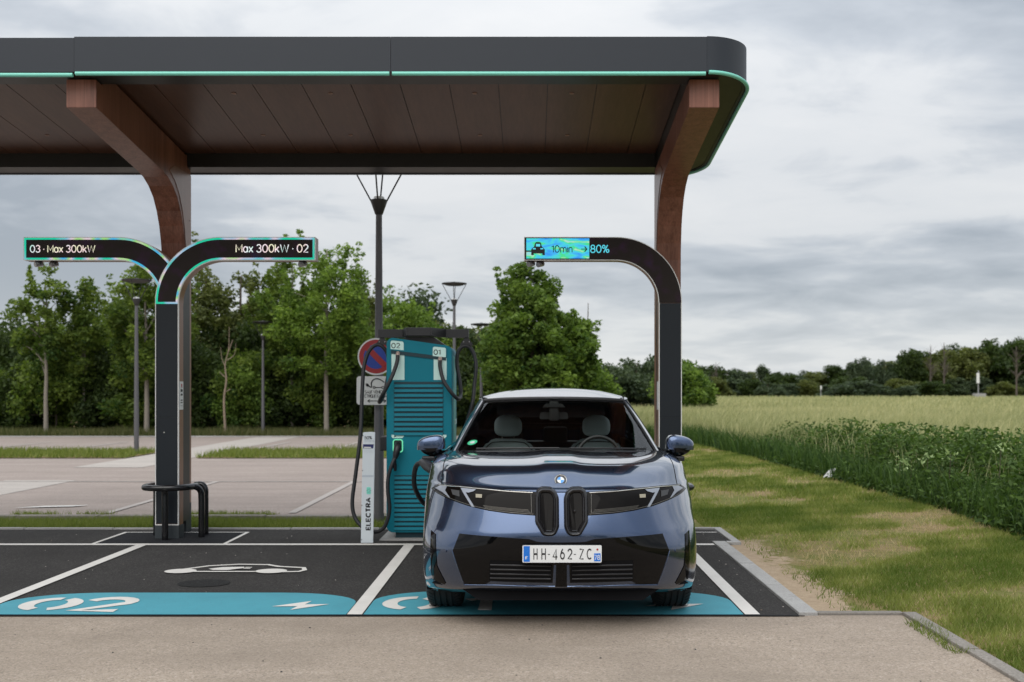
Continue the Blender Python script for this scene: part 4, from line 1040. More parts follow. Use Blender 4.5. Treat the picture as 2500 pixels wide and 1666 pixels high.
CX, CYN = 0.200, 6.38          # car centre line and nose position in the world
car = thing('parked_car', 'dark blue metallic electric SUV parked nose out in bay 01 with its charging cable', 'car', (CX, CYN + 2.3, 0))
Tcar = Matrix.Translation((CX, CYN, 0))
ZR = [.27, .305, .40, .52, .63, .70, .80, .90]
ip = lambda z, tab: float(np.interp(z, ZR, tab))
nose = lambda z: ip(z, [.120, .085, .040, .004, .0, .020, .058, .105])
Wd = lambda z: ip(z, [.915, .930, .940, .944, .947, .953, .960, .952])
Dp = lambda z: ip(z, [.33, .34, .37, .44, .56, .66, .75, .82])
FR = [0, .06, .118, .165, .27, .40, .54, .67, .78, .86, .92, .965, .99, 1.0]
SY = [1.15, 1.45, 1.85, 2.35, 2.9, 3.35, 3.75, 4.05, 4.25]
RF = [.985, .95, .88, .75, .55, .30, 0.0]
NFc = len(FR)
def low_pt(j, z):
    W_, n_, D_ = Wd(z), nose(z), Dp(z)
    if j < NFc:
        f = FR[j]; ex = 3.0 if z > .62 else 3.6
        n_ += .040 * f ** 4 * max(0, .63 - z) / .36
        zo = z; z = z - .060 * f ** 3 * max(0, .45 - z) / .18
        return (W_ * f, n_ + D_ * (1 - (1 - f ** ex) ** (2 / 3)), z)
    if j < NFc + len(SY):
        return (W_ * (1 - .0 * j), SY[j - NFc], z)
    f = RF[j - NFc - len(SY)]; L = 4.74 - .10 * abs(z - .6) / .3 * (z > .6)
    return (W_ * f, L - .45 * (1 - (1 - f ** 3) ** (2 / 3)), z)
def belt_pt(j):
    if j < NFc:
        f = FR[j]
        if f <= .86: g_ = f / .86; return (.80 * g_, 1.17 + .20 * g_ ** 2.2, 1.108 - .016 * g_ ** 2)
        if f <= .92: return (.832, 1.47, 1.086)
        if f <= .965: return (.846, 1.58, 1.085)
        if f <= .99: return (.852, 1.68, 1.085)
        return (.856, 1.78, 1.085)
    k = j - NFc
    if k < len(SY):
        yb = np.interp(SY[k], [1.15, 1.45, 1.85, 2.35, 2.9, 3.35, 3.75, 4.05, 4.25], [1.90, 2.05, 2.25, 2.55, 3.0, 3.4, 3.75, 4.02, 4.22])
        return (float(np.interp(yb, [1.9, 3, 4.3], [.860, .868, .83])), float(yb), float(np.interp(yb, [1.9, 4.3], [1.086, 1.135])))
    f = RF[k - len(SY)]; return (.80 * f, 4.62 - .3 * (1 - (1 - f ** 3) ** (2 / 3)), 1.14)
TS = [.035, .075, .125, .185, .24, .30, .44, .58, .79, .93]
def bulge(t): return float(np.interp(t, [0, .035, .075, .125, .185, .24, .30, .44, .58, .79, .93, 1], [0, .004, .018, .043, .069, .083, .0905, .086, .070, .035, .011, 0]))
NC = NFc + len(SY) + len(RF)
cage = []
z_under = .235
cage.append([tuple(np.array(low_pt(j, .27)) * np.array((.93, 1, 1)) + np.array((0, .07 if j < NFc else (0 if j < NFc + len(SY) else -.07), z_under - .27))) for j in range(NC)])
for z in ZR: cage.append([low_pt(j, z) for j in range(NC)])
EDGE_ROW = len(cage) - 1
for t in TS:
    row = []
    for j in range(NC):
        E, Cb = np.array(low_pt(j, .90)), np.array(belt_pt(j)); p = E + (Cb - E) * t
        f = FR[j] if j < NFc else 1.0
        side = (f ** 6 if j < NFc else 1.0) if j < NFc + len(SY) else 0
        p[2] += bulge(t) * (1 - .30 * side)
        p[0] += .030 * math.sin(math.pi * t) * side
        if j < NFc:                                  # raised centre and crisp side crease of the hood
            ax = abs(p[0])
            p[2] += .016 * float(np.interp(ax / (.93 + .25 * t), [0, .105, .15, .18], [1, 1, .25, 0])) * float(np.interp(t, [0, .12, .4, .9, 1], [0, .4, 1, 1, .2]))
            p[2] += .012 * float(np.interp(f, [.5, .66, .78, .86, .92], [0, 0, 1, .25, 0])) * math.sin(math.pi * min(1, t * 1.05))
        row.append(tuple(p))
    cage.append(row)
cage.append([belt_pt(j) for j in range(NC)])
BELT_ROW = len(cage) - 1

def build_cage(rows, matfn, levels=2, crease_rows=(), mirror_rear=True):
    bm = bmesh.new(); nr = len(rows); nc = len(rows[0]); V = {}
    cl = bm.edges.layers.float.new('crease_edge')
    for i in range(nr):
        for j in range(nc):
            x, y, z = rows[i][j]
            V[i, j, 1] = bm.verts.new((x, y, z)); V[i, j, -1] = V[i, j, 1] if abs(x) < 1e-9 else bm.verts.new((-x, y, z))
    for s_ in (1, -1):
        for i in range(nr - 1):
            for j in range(nc - 1):
                q = [V[i, j, s_], V[i, j + 1, s_], V[i + 1, j + 1, s_], V[i + 1, j, s_]]
                if s_ < 0: q.reverse()
                f = bm.faces.new(q); f.material_index = matfn(i, j); f.smooth = True
    for e in bm.edges: pass
    for (i, cv) in crease_rows:
        for s_ in (1, -1):
            for j in range(nc - 1):
                e = bm.edges.get((V[i, j, s_], V[i, j + 1, s_]))
                if e: e[cl] = cv
    me = bpy.data.meshes.new('cage'); bm.to_mesh(me); bm.free()
    o = bpy.data.objects.new('cage', me); COL.objects.link(o)
    m = o.modifiers.new('s', 'SUBSURF'); m.levels = levels; m.render_levels = levels
    dg = bpy.context.evaluated_depsgraph_get(); dg.update()
    out = bpy.data.meshes.new_from_object(o.evaluated_get(dg))
    bpy.data.objects.remove(o); bpy.data.meshes.remove(me)
    return out
# 0 bumper, 1 hood, 2 side, 3 front door, 4 rear door, 5 rear
jh = FR.index(.86); 
def zone(i, j):
    if i >= EDGE_ROW and j < jh: return 1
    if j < NFc - 1 and i < EDGE_ROW: return 0
    if j >= NFc + len(SY) - 1: return 5
    if i >= 2 and NFc + 0 <= j < NFc + 3: return 3
    if i >= 2 and NFc + 3 <= j < NFc + 5: return 4
    return 2
body = build_cage(cage, zone, 2, crease_rows=((5, .75), (1, .5), (BELT_ROW, 1.0)))
body.transform(Tcar)
# wheel arches: pull vertices on to the arch circle and drop what is inside
AXF, AXR, ZW, RW, RA = CYN + .865, CYN + 3.76, .352, .352, .392
b = bmesh.new(); b.from_mesh(body)
def arch_in(v):
    if abs(v.x - CX) < .60: return None
    for ax in (AXF, AXR):
        d = math.hypot(v.y - ax, v.z - ZW)
        if d < RA: return ax
    return None
kill = [f for f in b.faces if all(arch_in(v.co) for v in f.verts)]
bmesh.ops.delete(b, geom=kill, context='FACES')
for v in b.verts:
    ax = arch_in(v.co)
    if ax and v.is_boundary or ax and v.link_faces:
        d = Vector((0, v.co.y - ax, v.co.z - ZW)); d.normalize(); v.co.y = ax + d.y * RA; v.co.z = ZW + d.z * RA
bmesh.ops.delete(b, geom=[v for v in b.verts if not v.link_faces], context='VERTS')
b.normal_update(); b.to_mesh(body); 
BV = BVHTree.FromBMesh(b)
nrm_of = {v.index: v.normal.copy() for v in b.verts}
def split_sides(nm, bb, normals, material):
    """link every connected piece of the sheet as a part of its own, keeping the shared normals"""
    bb.faces.ensure_lookup_table(); seen = set(); last = None
    for f0 in bb.faces:
        if f0.index in seen: continue
        st_, comp = [f0], []
        seen.add(f0.index)
        while st_:
            f = st_.pop(); comp.append(f)
            for e_ in f.edges:
                for g_ in e_.link_faces:
                    if g_.index not in seen: seen.add(g_.index); st_.append(g_)
        lay_ = bb.verts.layers.int['src']; ids = {}; V_, F_, N_ = [], [], []
        for f in comp:
            q = []
            for v in f.verts:
                if v.index not in ids: ids[v.index] = len(V_); V_.append(v.co.copy()); N_.append(normals[v[lay_]])
                q.append(ids[v.index])
            F_.append(q)
        if len(F_) < 6: continue
        me = bpy.data.meshes.new(nm); me.from_pydata(V_, [], F_); me.update(); me.shade_smooth(); me.normals_split_custom_set_from_vertices(N_)
        last = link(nm, me, material, car)
    bb.free(); return last
names = ['bumper', 'hood', 'wing_panel', 'front_door', 'rear_door', 'tailgate']
parts = {}
for k, nm in enumerate(names):
    bb = b.copy(); bb.verts.ensure_lookup_table(); lay = bb.verts.layers.int.new('src')
    for v in bb.verts: v[lay] = v.index
    bmesh.ops.delete(bb, geom=[f for f in bb.faces if f.material_index != k], context='FACES')
    bmesh.ops.delete(bb, geom=[v for v in bb.verts if not v.link_faces], context='VERTS')
    src = [v[lay] for v in bb.verts]
    for f in bb.faces: f.material_index = 0; f.smooth = True
    bb.verts.index_update(); bb.faces.index_update()
    bb.free() if False else None
    parts[nm] = split_sides(nm, bb, nrm_of, M['blue_metallic'])
b.free()
def cast_uv(u, v):
    """where the sight line of a detail (zoomed picture of the car front) meets the real body surface"""
    P = px(1000 + .3827 * u, 920 + .3827 * v, 1.0); o = Vector((0, 0, CAM_H)); d = (P - o).normalized()
    h = BV.ray_cast(o, d); return h[0]
def cast_xz(x, z):
    h = BV.ray_cast(Vector((x, CYN - 1, z)), Vector((0, 1, 0))); return h[0], h[1]
def right_xz(pts, n=None):
    out = []
    for u, v in pts:
        p = cast_uv(u, v)
        if p is None: continue
        out.append((p.x - CX, p.z))
    return out
def densify(P, step=.03, closed=True):
    out = []; n = len(P)
    for i in range(n if closed else n - 1):
        a, b_ = Vector(P[i]), Vector(P[(i + 1) % n]); k = max(1, int((b_ - a).length / step))
        for t in range(k): out.append(tuple(a + (b_ - a) * t / k))
    if not closed: out.append(P[-1])
    return out
def inside(p, P):
    c = False; n = len(P)
    for i in range(n):
        a, b_ = P[i], P[i - 1]
        if (a[1] > p[1]) != (b_[1] > p[1]) and p[0] < (b_[0] - a[0]) * (p[1] - a[1]) / (b_[1] - a[1]) + a[0]: c = not c
    return c
def overlay(name, P, off, material, sgn=1, depth=.012, step=.03, parent=None, surf=cast_xz):
    """panel lying on the body, cut from outline P (x, z), standing off mm proud with a returned edge"""
    P = [(p[0] * sgn, p[1]) for p in P]; B_ = densify(P, step)
    x0, x1 = min(p[0] for p in B_), max(p[0] for p in B_); z0, z1 = min(p[1] for p in B_), max(p[1] for p in B_)
    I = []
    xx = x0 + step
    while xx < x1:
        zz = z0 + step
        while zz < z1:
            if inside((xx, zz), B_) and min(math.hypot(xx - q[0], zz - q[1]) for q in B_) > step * .45: I.append((xx, zz))
            zz += step
        xx += step
    pts = [Vector(p) for p in B_ + I]; nb = len(B_)
    r = delaunay_2d_cdt(pts, [(i, (i + 1) % nb) for i in range(nb)], [list(range(nb))], 1, 1e-6)
    bm = bmesh.new(); vs = []
    for p in r[0]:
        c, n_ = surf(p.x + CX, p.y)
        if c is None:
            c = Vector((p.x + CX, CYN + .5, p.y)); n_ = Vector((sgn, -1, 0)).normalized()
        vs.append(bm.verts.new(c + n_ * off))
    for f in r[2]:
        try: bm.faces.new([vs[i] for i in f])
        except ValueError: pass
    bm.normal_update()
    be = [e for e in bm.edges if e.is_boundary]
    ext = bmesh.ops.extrude_edge_only(bm, edges=be)
    for v in [g_ for g_ in ext['geom'] if isinstance(g_, bmesh.types.BMVert)]: v.co.y += depth
    return obj(name, bm, material, parent or car, auto=40)
def line_on(name, pts, r, off, material, sgn=1, parent=None, closed=False, step=.03, flatn=6):
    P = densify([(p[0] * sgn, p[1]) for p in pts], step, closed); Q = []
    for p in P:
        c, n_ = cast_xz(p[0] + CX, p[1])
        if c is not None: Q.append(c + n_ * off)
    bm = bmesh.new(); tube(bm, Q, r, flatn, closed=closed); return obj(name, bm, material, parent or car, auto=60)

HL = right_xz([(1112, 738), (1300, 728), (1450, 713), (1600, 697), (1722, 685), (1762, 714), (1730, 747), (1650, 789), (1550, 826), (1430, 855), (1300, 874), (1112, 888)])
for sg_ in (1, -1):
    hl = overlay('headlight', HL, .004, M['lamp_black'], sg_, step=.028)
    top = right_xz([(1147, 744), (1300, 736), (1450, 721), (1600, 705), (1718, 693)])
    line_on('chrome_strip', top, .0036, .006, M['satin_chrome'], sg_, hl)
    bot = right_xz([(1147, 879), (1300, 867), (1430, 848), (1548, 819), (1645, 783), (1724, 744), (1754, 715)])
    line_on('lower_strip', bot, .0018, .006, M['dark_chrome'], sg_, hl)
    ins = right_xz([(1158, 752), (1158, 872)]); line_on('inner_strip', ins, .0013, .0065, M['dark_chrome'], sg_, hl)
    for k_, (ua, ub, va, vb) in enumerate(((1164, 1450, 868, 838), (1172, 1455, 860, 831), (1178, 1460, 852, 824))):
        line_on('blade', right_xz([(ua, va), ((ua + ub) / 2, (va + vb) / 2 + 3), (ub, vb)]), .0013, .006, M['dark_chrome'], sg_, hl)
    overlay('light_guide', right_xz([(1500, 724), (1592, 713), (1530, 831), (1512, 834), (1562, 741), (1545, 743), (1515, 735)]), .0075, M['light_guide'], sg_, step=.02, depth=.004, parent=hl)
    overlay('light_guide', right_xz([(1672, 702), (1712, 698), (1738, 712), (1700, 738), (1668, 770), (1657, 776), (1684, 728)]), .0075, M['light_guide'], sg_, step=.02, depth=.004, parent=hl)
    overlay('lens', right_xz([(1463, 754), (1502, 752), (1502, 774), (1465, 776)]), .0085, M['lens_amber'], sg_, step=.02, depth=.004, parent=hl)
    overlay('reflector', right_xz([(1600, 730), (1650, 722), (1640, 755), (1600, 768)]), .0075, M['cabin_trim'], sg_, step=.02, depth=.004, parent=hl)
# lower black mask, one piece across
half = right_xz([(972, 1058), (1100, 1056), (1130, 1052), (1178, 1036), (1400, 1020), (1612, 1001), (1655, 1110), (1580, 1320), (1447, 1322), (1415, 1303), (1022, 1314), (1018, 1200), (1003, 1200), (1003, 1338), (972, 1338)])
cx0 = 0.0
full = [(max(p[0], .0), p[1]) for p in half]
full[0] = (0, full[0][1]); full[-1] = (0, full[-1][1])
full = full + [(-p[0], p[1]) for p in full[-2:0:-1]]
mask = overlay('lower_grille_mask', full, .0035, M['gloss_black'], 1, step=.04)
for sg_ in (1, -1):
    ap = overlay('lower_air_intake', right_xz([(1030, 1180), (1425, 1170), (1425, 1296), (1030, 1306)]), .0055, M['under_plastic'], sg_, step=.05, depth=.003, parent=mask)
    for v_ in (1200, 1228, 1256, 1283):
        line_on('intake_slat', right_xz([(1036, v_ + 6), (1230, v_ + 3), (1420, v_)]), .006, .004, M['black_plastic'], sg_, ap, step=.06)
    overlay('air_curtain', right_xz([(1756, 1004), (1781, 980), (1782, 1245), (1774, 1290), (1700, 1325), (1693, 1316), (1750, 1205)]), .004, M['gloss_black'], sg_, step=.03)
    line_on('edge_highlight', right_xz([(1658, 1110), (1583, 1322)]), .004, .003, M['blue_metallic'], sg_)
    for (u_, v_) in ((1300, 1160), (1700, 1110)):
        p = cast_uv(u_, v_); c, n_ = cast_xz(CX + sg_ * (p.x - CX), p.z); bm = bmesh.new()
        tube(bm, [c + n_ * .001, c + n_ * .006], .0105, 16); obj('parking_sensor', bm, M['gloss_black'] if u_ < 1400 else M['blue_metallic'], car, auto=40)
    # lower lip line
    line_on('lip_edge', right_xz([(1006, 1338), (1450, 1328), (1583, 1328)]), .006, .002, M['blue_metallic'], sg_)
# kidneys
KO = [(985, 955), (985, 775), (1003, 735), (1035, 712), (1095, 710), (1125, 728), (1137, 765), (1137, 925), (1092, 1004), (1072, 1012), (1026, 1012), (1003, 997)]
zref = 6.42
def kx(P): return [((1000 + .3827 * u - 1295) * zref / 2431 - CX, 1.55 - (920 + .3827 * v - 957) * zref / 2431) for u, v in P]
def rounded(P, r=.012, n=4):
    out = []; m = len(P)
    for i in range(m):
        p = Vector(P[i]); a = (Vector(P[i - 1]) - p); c = (Vector(P[(i + 1) % m]) - p); la, lc = min(r, a.length * .45), min(r, c.length * .45)
        A_, C_ = p + a.normalized() * la, p + c.normalized() * lc
        for k in range(n + 1): t = k / n; out.append(tuple(A_ * (1 - t) ** 2 + p * 2 * t * (1 - t) + C_ * t * t))
    return out
for sg_ in (1, -1):
    O = rounded(kx(KO)); O = [(p[0] * sg_, p[1]) for p in O]
    cxk = sum(p[0] for p in O) / len(O); czk = sum(p[1] for p in O) / len(O)
    def scaled(d):
        out = []
        for i, p in enumerate(O):
            a, c = Vector(O[i - 1]), Vector(O[(i + 1) % len(O)]); t = (c - a).normalized(); n_ = Vector((-t.y, t.x))
            if n_.dot(Vector((cxk - p[0], czk - p[1]))) < 0: n_ = -n_
            out.append((p[0] + n_.x * d, p[1] + n_.y * d))
        return out
    yb = lambda z: CYN + float(np.interp(z, [.60, .70, .80, .95], [.010, .018, .055, .11]))
    layers = [(-.001, .045), (-.001, -.012), (.005, -.032), (.014, -.039), (.022, -.034), (.026, -.014), (.030, -.012), (.034, -.017), (.038, -.012)]
    bm = bmesh.new(); rings = []
    for d, yo in layers: rings.append([bm.verts.new((p[0] + CX, yb(p[1]) + yo, p[1])) for p in scaled(d)])
    for A_, B_ in zip(rings, rings[1:]):
        for i in range(len(A_)): bm.faces.new((A_[i], A_[(i + 1) % len(A_)], B_[(i + 1) % len(A_)], B_[i]))
    kd = obj('kidney_frame', bm, M['grille_satin'], car, auto=50)
    Pn = scaled(.036); bm = bmesh.new(); f = bm.faces.new([bm.verts.new((p[0] + CX, yb(p[1]) - .013, p[1])) for p in Pn]); 
    bmesh.ops.triangulate(bm, faces=bm.faces[:]); obj('kidney_panel', bm, M['lamp_black'], kd)
bm = bmesh.new(); lathe(bm, [(0, -.004), (.006, -.004), (.009, 0)], (kx([(1053, 858)])[0][0] + CX, CYN + .026, kx([(1053, 858)])[0][1]), 14, 'y'); obj('front_camera', bm, M['grille_satin'], car, auto=30)
# dark bridge between lamps and kidneys
br = [(0, .925), (.02, .926), (.09, .934), (.19, .905), (.19, .755), (.15, .70), (.09, .66), (.0, .66)]
# badge
pb_ = cast_uv(968, 664); c, n_ = BV.find_nearest(Vector((CX, pb_.y, pb_.z)))[:2]
n_ = (n_ + Vector((0, -.9, .1))).normalized(); Rq = n_.to_track_quat('Z', 'Y').to_matrix().to_4x4()
def badge(name, bm, material, h, parent):
    bmesh.ops.transform(bm, matrix=Matrix.Translation(c + n_ * h) @ Rq, verts=bm.verts); return obj(name, bm, material, parent, auto=30)
bm = bmesh.new(); lathe(bm, [(0, 0), (.038, 0), (.041, .003), (.041, -.012)], n=36); bdg = badge('round_badge', bm, M['satin_chrome'], .010, car)
bm = bmesh.new(); lathe(bm, [(0, .0), (.037, 0), (.037, -.001)], n=36); badge('badge_ring', bm, M['ink'], .0108, bdg)
for k_ in range(4):
    bm = bmesh.new(); P = [(0, 0)] + [(.0225 * math.cos(R(90 * k_ + a)), .0225 * math.sin(R(90 * k_ + a))) for a in range(0, 91, 10)]
    flat(bm, P, 0); badge('badge_quarter', bm, M['badge_blue'] if k_ % 2 else M['plate_white'], .0118, bdg)
bm = bmesh.new(); V_ = [(.0235 * math.cos(a), .0235 * math.sin(a), 0) for a in np.linspace(0, 2 * math.pi, 33)[:-1]]; tube(bm, V_, .001, 4, closed=True); badge('badge_inner_ring', bm, M['satin_chrome'], .0118, bdg)
# number plate
ypl = CYN - .022; K2 = (ypl) / 2431
U = lambda u: (1000 + .3827 * u - 1295) * K2
Vz = lambda v: 1.55 - (920 + .3827 * v - 957) * K2
bm = bmesh.new(); box(bm, U(717), U(1228), ypl + .0015, ypl + .03, Vz(1195), Vz(1070), .004); obj('plate_holder', bm, M['gloss_black'], car)
bm = bmesh.new(); prism(bm, rrect(U(720), U(1225), Vz(1186), Vz(1076), .008), ypl - .001, ypl + .001, 'y'); npl = obj('number_plate', bm, M['plate_white'], car)
for a, b_ in ((727, 767), (1177, 1218)):
    bm = bmesh.new(); box(bm, U(a), U(b_), ypl - .0022, ypl - .0012, Vz(1181 if a < 800 else 1178), Vz(1081 if a < 800 else 1127)); obj('blue_band', bm, M['plate_blue'], npl)
hh = Vz(1096) - Vz(1167)
def glyph(t, u0, u1, za, zb_, m_=M['ink'], bold=.002):
    wgt_ = .080 if zb_ - za > .03 else (.11 if len(t) == 1 else .085)
    me = text_mesh(t, 1.0, weight=wgt_ if t != '-' else .1); xs_ = [v.co.x for v in me.vertices]; ys_ = [v.co.y for v in me.vertices]
    for v in me.vertices:
        fx = (v.co.x - min(xs_)) / (max(xs_) - min(xs_)); fy = (v.co.y - min(ys_)) / (max(ys_) - min(ys_))
        v.co = Vector((U(u0) + (U(u1) - U(u0)) * fx, ypl - .0024 - v.co.z * .3, za + (zb_ - za) * fy))
    me.materials.clear(); return link('plate_letter', me, m_, npl)
for t, u0, u1 in (('H', 790, 816), ('H', 841, 869), ('4', 911, 942), ('6', 960, 990), ('2', 1007, 1038), ('Z', 1082, 1112), ('C', 1130, 1160)): glyph(t, u0, u1, Vz(1167), Vz(1096))
glyph('-', 882, 895, Vz(1136), Vz(1131)); glyph('-', 1047, 1061, Vz(1136), Vz(1131))
glyph('F', 738, 752, Vz(1166), Vz(1146), M['plate_white']); glyph('78', 1180, 1215, Vz(1170), Vz(1137), M['plate_white'], .0015)
bm = bmesh.new()
for a in range(0, 360, 30): box(bm, U(747) + .0105 * math.cos(R(a)) - .001, U(747) + .0105 * math.cos(R(a)) + .001, ypl - .0032, ypl - .0024, Vz(1106) + .0105 * math.sin(R(a)) - .001, Vz(1106) + .0105 * math.sin(R(a)) + .001)
obj('star_ring', bm, M['badge_blue'], npl)
bm = bmesh.new(); P = []
for k_ in range(16): a = R(k_ * 22.5); r0 = .0085 if k_ % 2 == 0 else .0045; P.append((U(1198) + r0 * math.cos(a), Vz(1103) + r0 * math.sin(a)))
prism(bm, P, ypl - .0022, ypl - .0012, 'y'); obj('red_emblem', bm, M['sign_red'], npl)
# shut lines
def loop_line(name, pts, r=.0035, parent=None, material=None, push=.0012, near=True):
    Q = []
    for p in pts:
        c_, n2 = BV.find_nearest(Vector(p))[:2]; Q.append(c_ + n2 * (push - r * .6))
    bm = bmesh.new(); tube(bm, Q, r, 6); return obj(name, bm, material or M['shut_gap'], parent or car, auto=60)
def cage_line(rows_cols, sgn):
    P = []
    for i, j in rows_cols: x_, y_, z_ = cage[i][j]; P.append(Vector((CX + sgn * x_, CYN + y_, z_)))
    return cat_rom(P, 5)
for sg_ in (1, -1):
    loop_line('hood_gap', cage_line([(i, jh) for i in range(EDGE_ROW, BELT_ROW + 1)], sg_), .0042)
    for jj in (NFc, NFc + 3, NFc + 5): loop_line('door_gap', cage_line([(i, jj) for i in range(2, BELT_ROW + 1)], sg_), .003)
loop_line('hood_front_gap', [tuple(Vector((CX + s_ * cage[EDGE_ROW][j][0], CYN + cage[EDGE_ROW][j][1], cage[EDGE_ROW][j][2] + .002))) for s_, js in ((-1, range(jh, 0, -1)), (1, range(0, jh + 1))) for j in js], .004)

# greenhouse: belt to roof rail
def rail_pt(j):
    if j < NFc:
        f = FR[j]
        if f <= .86: g_ = f / .86; return (.60 * g_, 2.08 + .09 * g_ ** 2.5, 1.497 - .020 * g_ ** 2.4)
        return {.92: (.632, 2.235, 1.478), .965: (.642, 2.30, 1.481), .99: (.648, 2.38, 1.485), 1.0: (.653, 2.46, 1.489)}[f]
    k = j - NFc
    if k < len(SY):
        y_ = np.interp(k, range(9), [2.55, 2.65, 2.78, 2.95, 3.2, 3.45, 3.65, 3.80, 3.90]); return (float(np.interp(y_, [2.5, 3.2, 3.9], [.655, .665, .62])), float(y_), float(np.interp(y_, [2.5, 3.2, 3.9], [1.492, 1.50, 1.455])))
    f = RF[k - len(SY)]; return (.60 * f, 4.05 - .12 * (1 - (1 - f ** 3) ** (2 / 3)), 1.455 + .02 * (1 - f * f))
gr = []
for t in (0, .33, .67, 1.0):
    row = []
    for j in range(NC):
        a, b_ = np.array(belt_pt(j)), np.array(rail_pt(j)); a = a + np.array((-.012 if j >= jh else 0, .02 if j < NFc - 3 else 0, -.012)); p = a + (b_ - a) * t
        q = .016 * math.sin(math.pi * t)
        if j <= jh: p[2] += q * .75; p[1] -= q * .3
        elif j < NFc + len(SY): p[0] += q * .6; p[2] += q * .25
        else: p[2] += q; p[1] += q * .4
        row.append(tuple(p))
    gr.append(row)
jr = NFc + len(SY) + 2
def gz(i, j):
    if j < jh: return 0
    if j < jh + 1: return 1
    if NFc + 5 <= j < NFc + 6: return 3
    if j < NFc + len(SY) - 1: return 2
    if j < jr: return 1
    return 4
gh = build_cage(gr, gz, 2, crease_rows=((0, 1.0), (3, 1.0))); gh.transform(Tcar)
bg = bmesh.new(); bg.from_mesh(gh); bg.normal_update(); BG = BVHTree.FromBMesh(bg); nr2 = {v.index: v.normal.copy() for v in bg.verts}
for k, (nm, mm) in enumerate((('windscreen', 'car_glass'), ('pillar', 'blue_metallic'), ('side_window', 'dark_glass'), ('rear_pillar', 'gloss_black'), ('rear_window', 'car_glass'))):
    bb = bg.copy(); lay = bb.verts.layers.int.new('src')
    bb.verts.ensure_lookup_table()
    for v in bb.verts: v[lay] = v.index
    bmesh.ops.delete(bb, geom=[f for f in bb.faces if f.material_index != k], context='FACES')
    bmesh.ops.delete(bb, geom=[v for v in bb.verts if not v.link_faces], context='VERTS')
    src = [v[lay] for v in bb.verts]
    for f in bb.faces: f.material_index = 0; f.smooth = True
    bb.verts.index_update(); bb.faces.index_update()
    parts[nm] = split_sides(nm, bb, nr2, M[mm])
gh_pts = lambda i, j, s_: Vector((CX + s_ * gr[i][j][0], CYN + gr[i][j][1], gr[i][j][2]))
bg.free()
# black frit and seals of the windscreen
for s_ in (1, -1):
    bm = bmesh.new(); tube(bm, cat_rom([gh_pts(i, jh, s_) + Vector((-s_ * .006, -.004, .002)) for i in range(4)], 5), .010, 6); obj('pillar_seal', bm, M['black_plastic'], parts['windscreen'], auto=60)
bm = bmesh.new(); tube(bm, [gh_pts(3, j, -1) + Vector((0, -.012, -.002)) for j in range(jh, 0, -1)] + [gh_pts(3, j, 1) + Vector((0, -.012, -.002)) for j in range(0, jh + 1)], .017, 6); obj('header_seal', bm, M['black_plastic'], parts['windscreen'], auto=60)
bm = bmesh.new()
A_ = [gh_pts(0, j, -1) for j in range(jh, 0, -1)] + [gh_pts(0, j, 1) for j in range(0, jh + 1)]
tube(bm, [p + Vector((0, .0, -.012)) for p in A_], .016, 6); obj('cowl', bm, M['black_plastic'], car, auto=60)
bm = bmesh.new(); A2 = [p + Vector((0, -.05, -.03)) for p in A_]; B2 = [p + Vector((0, .14, -.0)) for p in A_]
va = [bm.verts.new(p) for p in A2]; vb = [bm.verts.new(p + Vector((0, 0, -.01))) for p in B2]
for i in range(len(va) - 1): bm.faces.new((va[i], va[i + 1], vb[i + 1], vb[i]))
obj('cowl_tray', bm, M['cabin_dark'], car)
# roof
NRX, NRY = 12, 14
rails = [(gr[3][j][0], gr[3][j][1], gr[3][j][2]) for j in range(jh, NFc + len(SY))]
ry = [p[1] for p in rails]; rx = [p[0] for p in rails]; rz = [p[2] for p in rails]
bm = bmesh.new(); G = []
for b_ in range(NRY + 1):
    t = b_ / NRY; row = []
    for a in range(-NRX, NRX + 1):
        f = a / NRX; af = abs(f)
        yf0 = 2.062 + .10 * af ** 2.5; yr0 = 4.07 - .14 * af ** 2.5
        y_ = yf0 + (yr0 - yf0) * t
        W_ = float(np.interp(y_, ry, rx)) + .004
        zed = float(np.interp(y_, ry, rz)); zc_ = float(np.interp(y_, [2.06, 2.25, 2.5, 2.9, 3.3, 3.7, 4.07], [1.506, 1.545, 1.578, 1.592, 1.583, 1.548, 1.492]))
        row.append(bm.verts.new((CX + W_ * f, CYN + y_, zed + .006 + (zc_ - zed - .006) * (1 - af ** 2.6))))
    G.append(row)
for A3, B3 in zip(G, G[1:]):
    for i in range(len(A3) - 1): bm.faces.new((A3[i], A3[i + 1], B3[i + 1], B3[i]))
roof = obj('roof', bm, M['blue_metallic'], car, smooth=True)
bm = bmesh.new(); bm.from_mesh(roof.data); bmesh.ops.translate(bm, vec=(0, 0, -.045), verts=bm.verts)
me = bpy.data.meshes.new('headliner'); bm.to_mesh(me); bm.free(); me.materials.append(M['cabin_dark']); o = bpy.data.objects.new('headliner', me); COL.objects.link(o); o.parent = car
for s_ in (1, -1):
    bm = bmesh.new(); tube(bm, [Vector((CX + s_ * (x_ - .028), CYN + y_, z_ + .018)) for x_, y_, z_ in rails], .0035, 6); obj('roof_seam', bm, M['shut_gap'], roof)
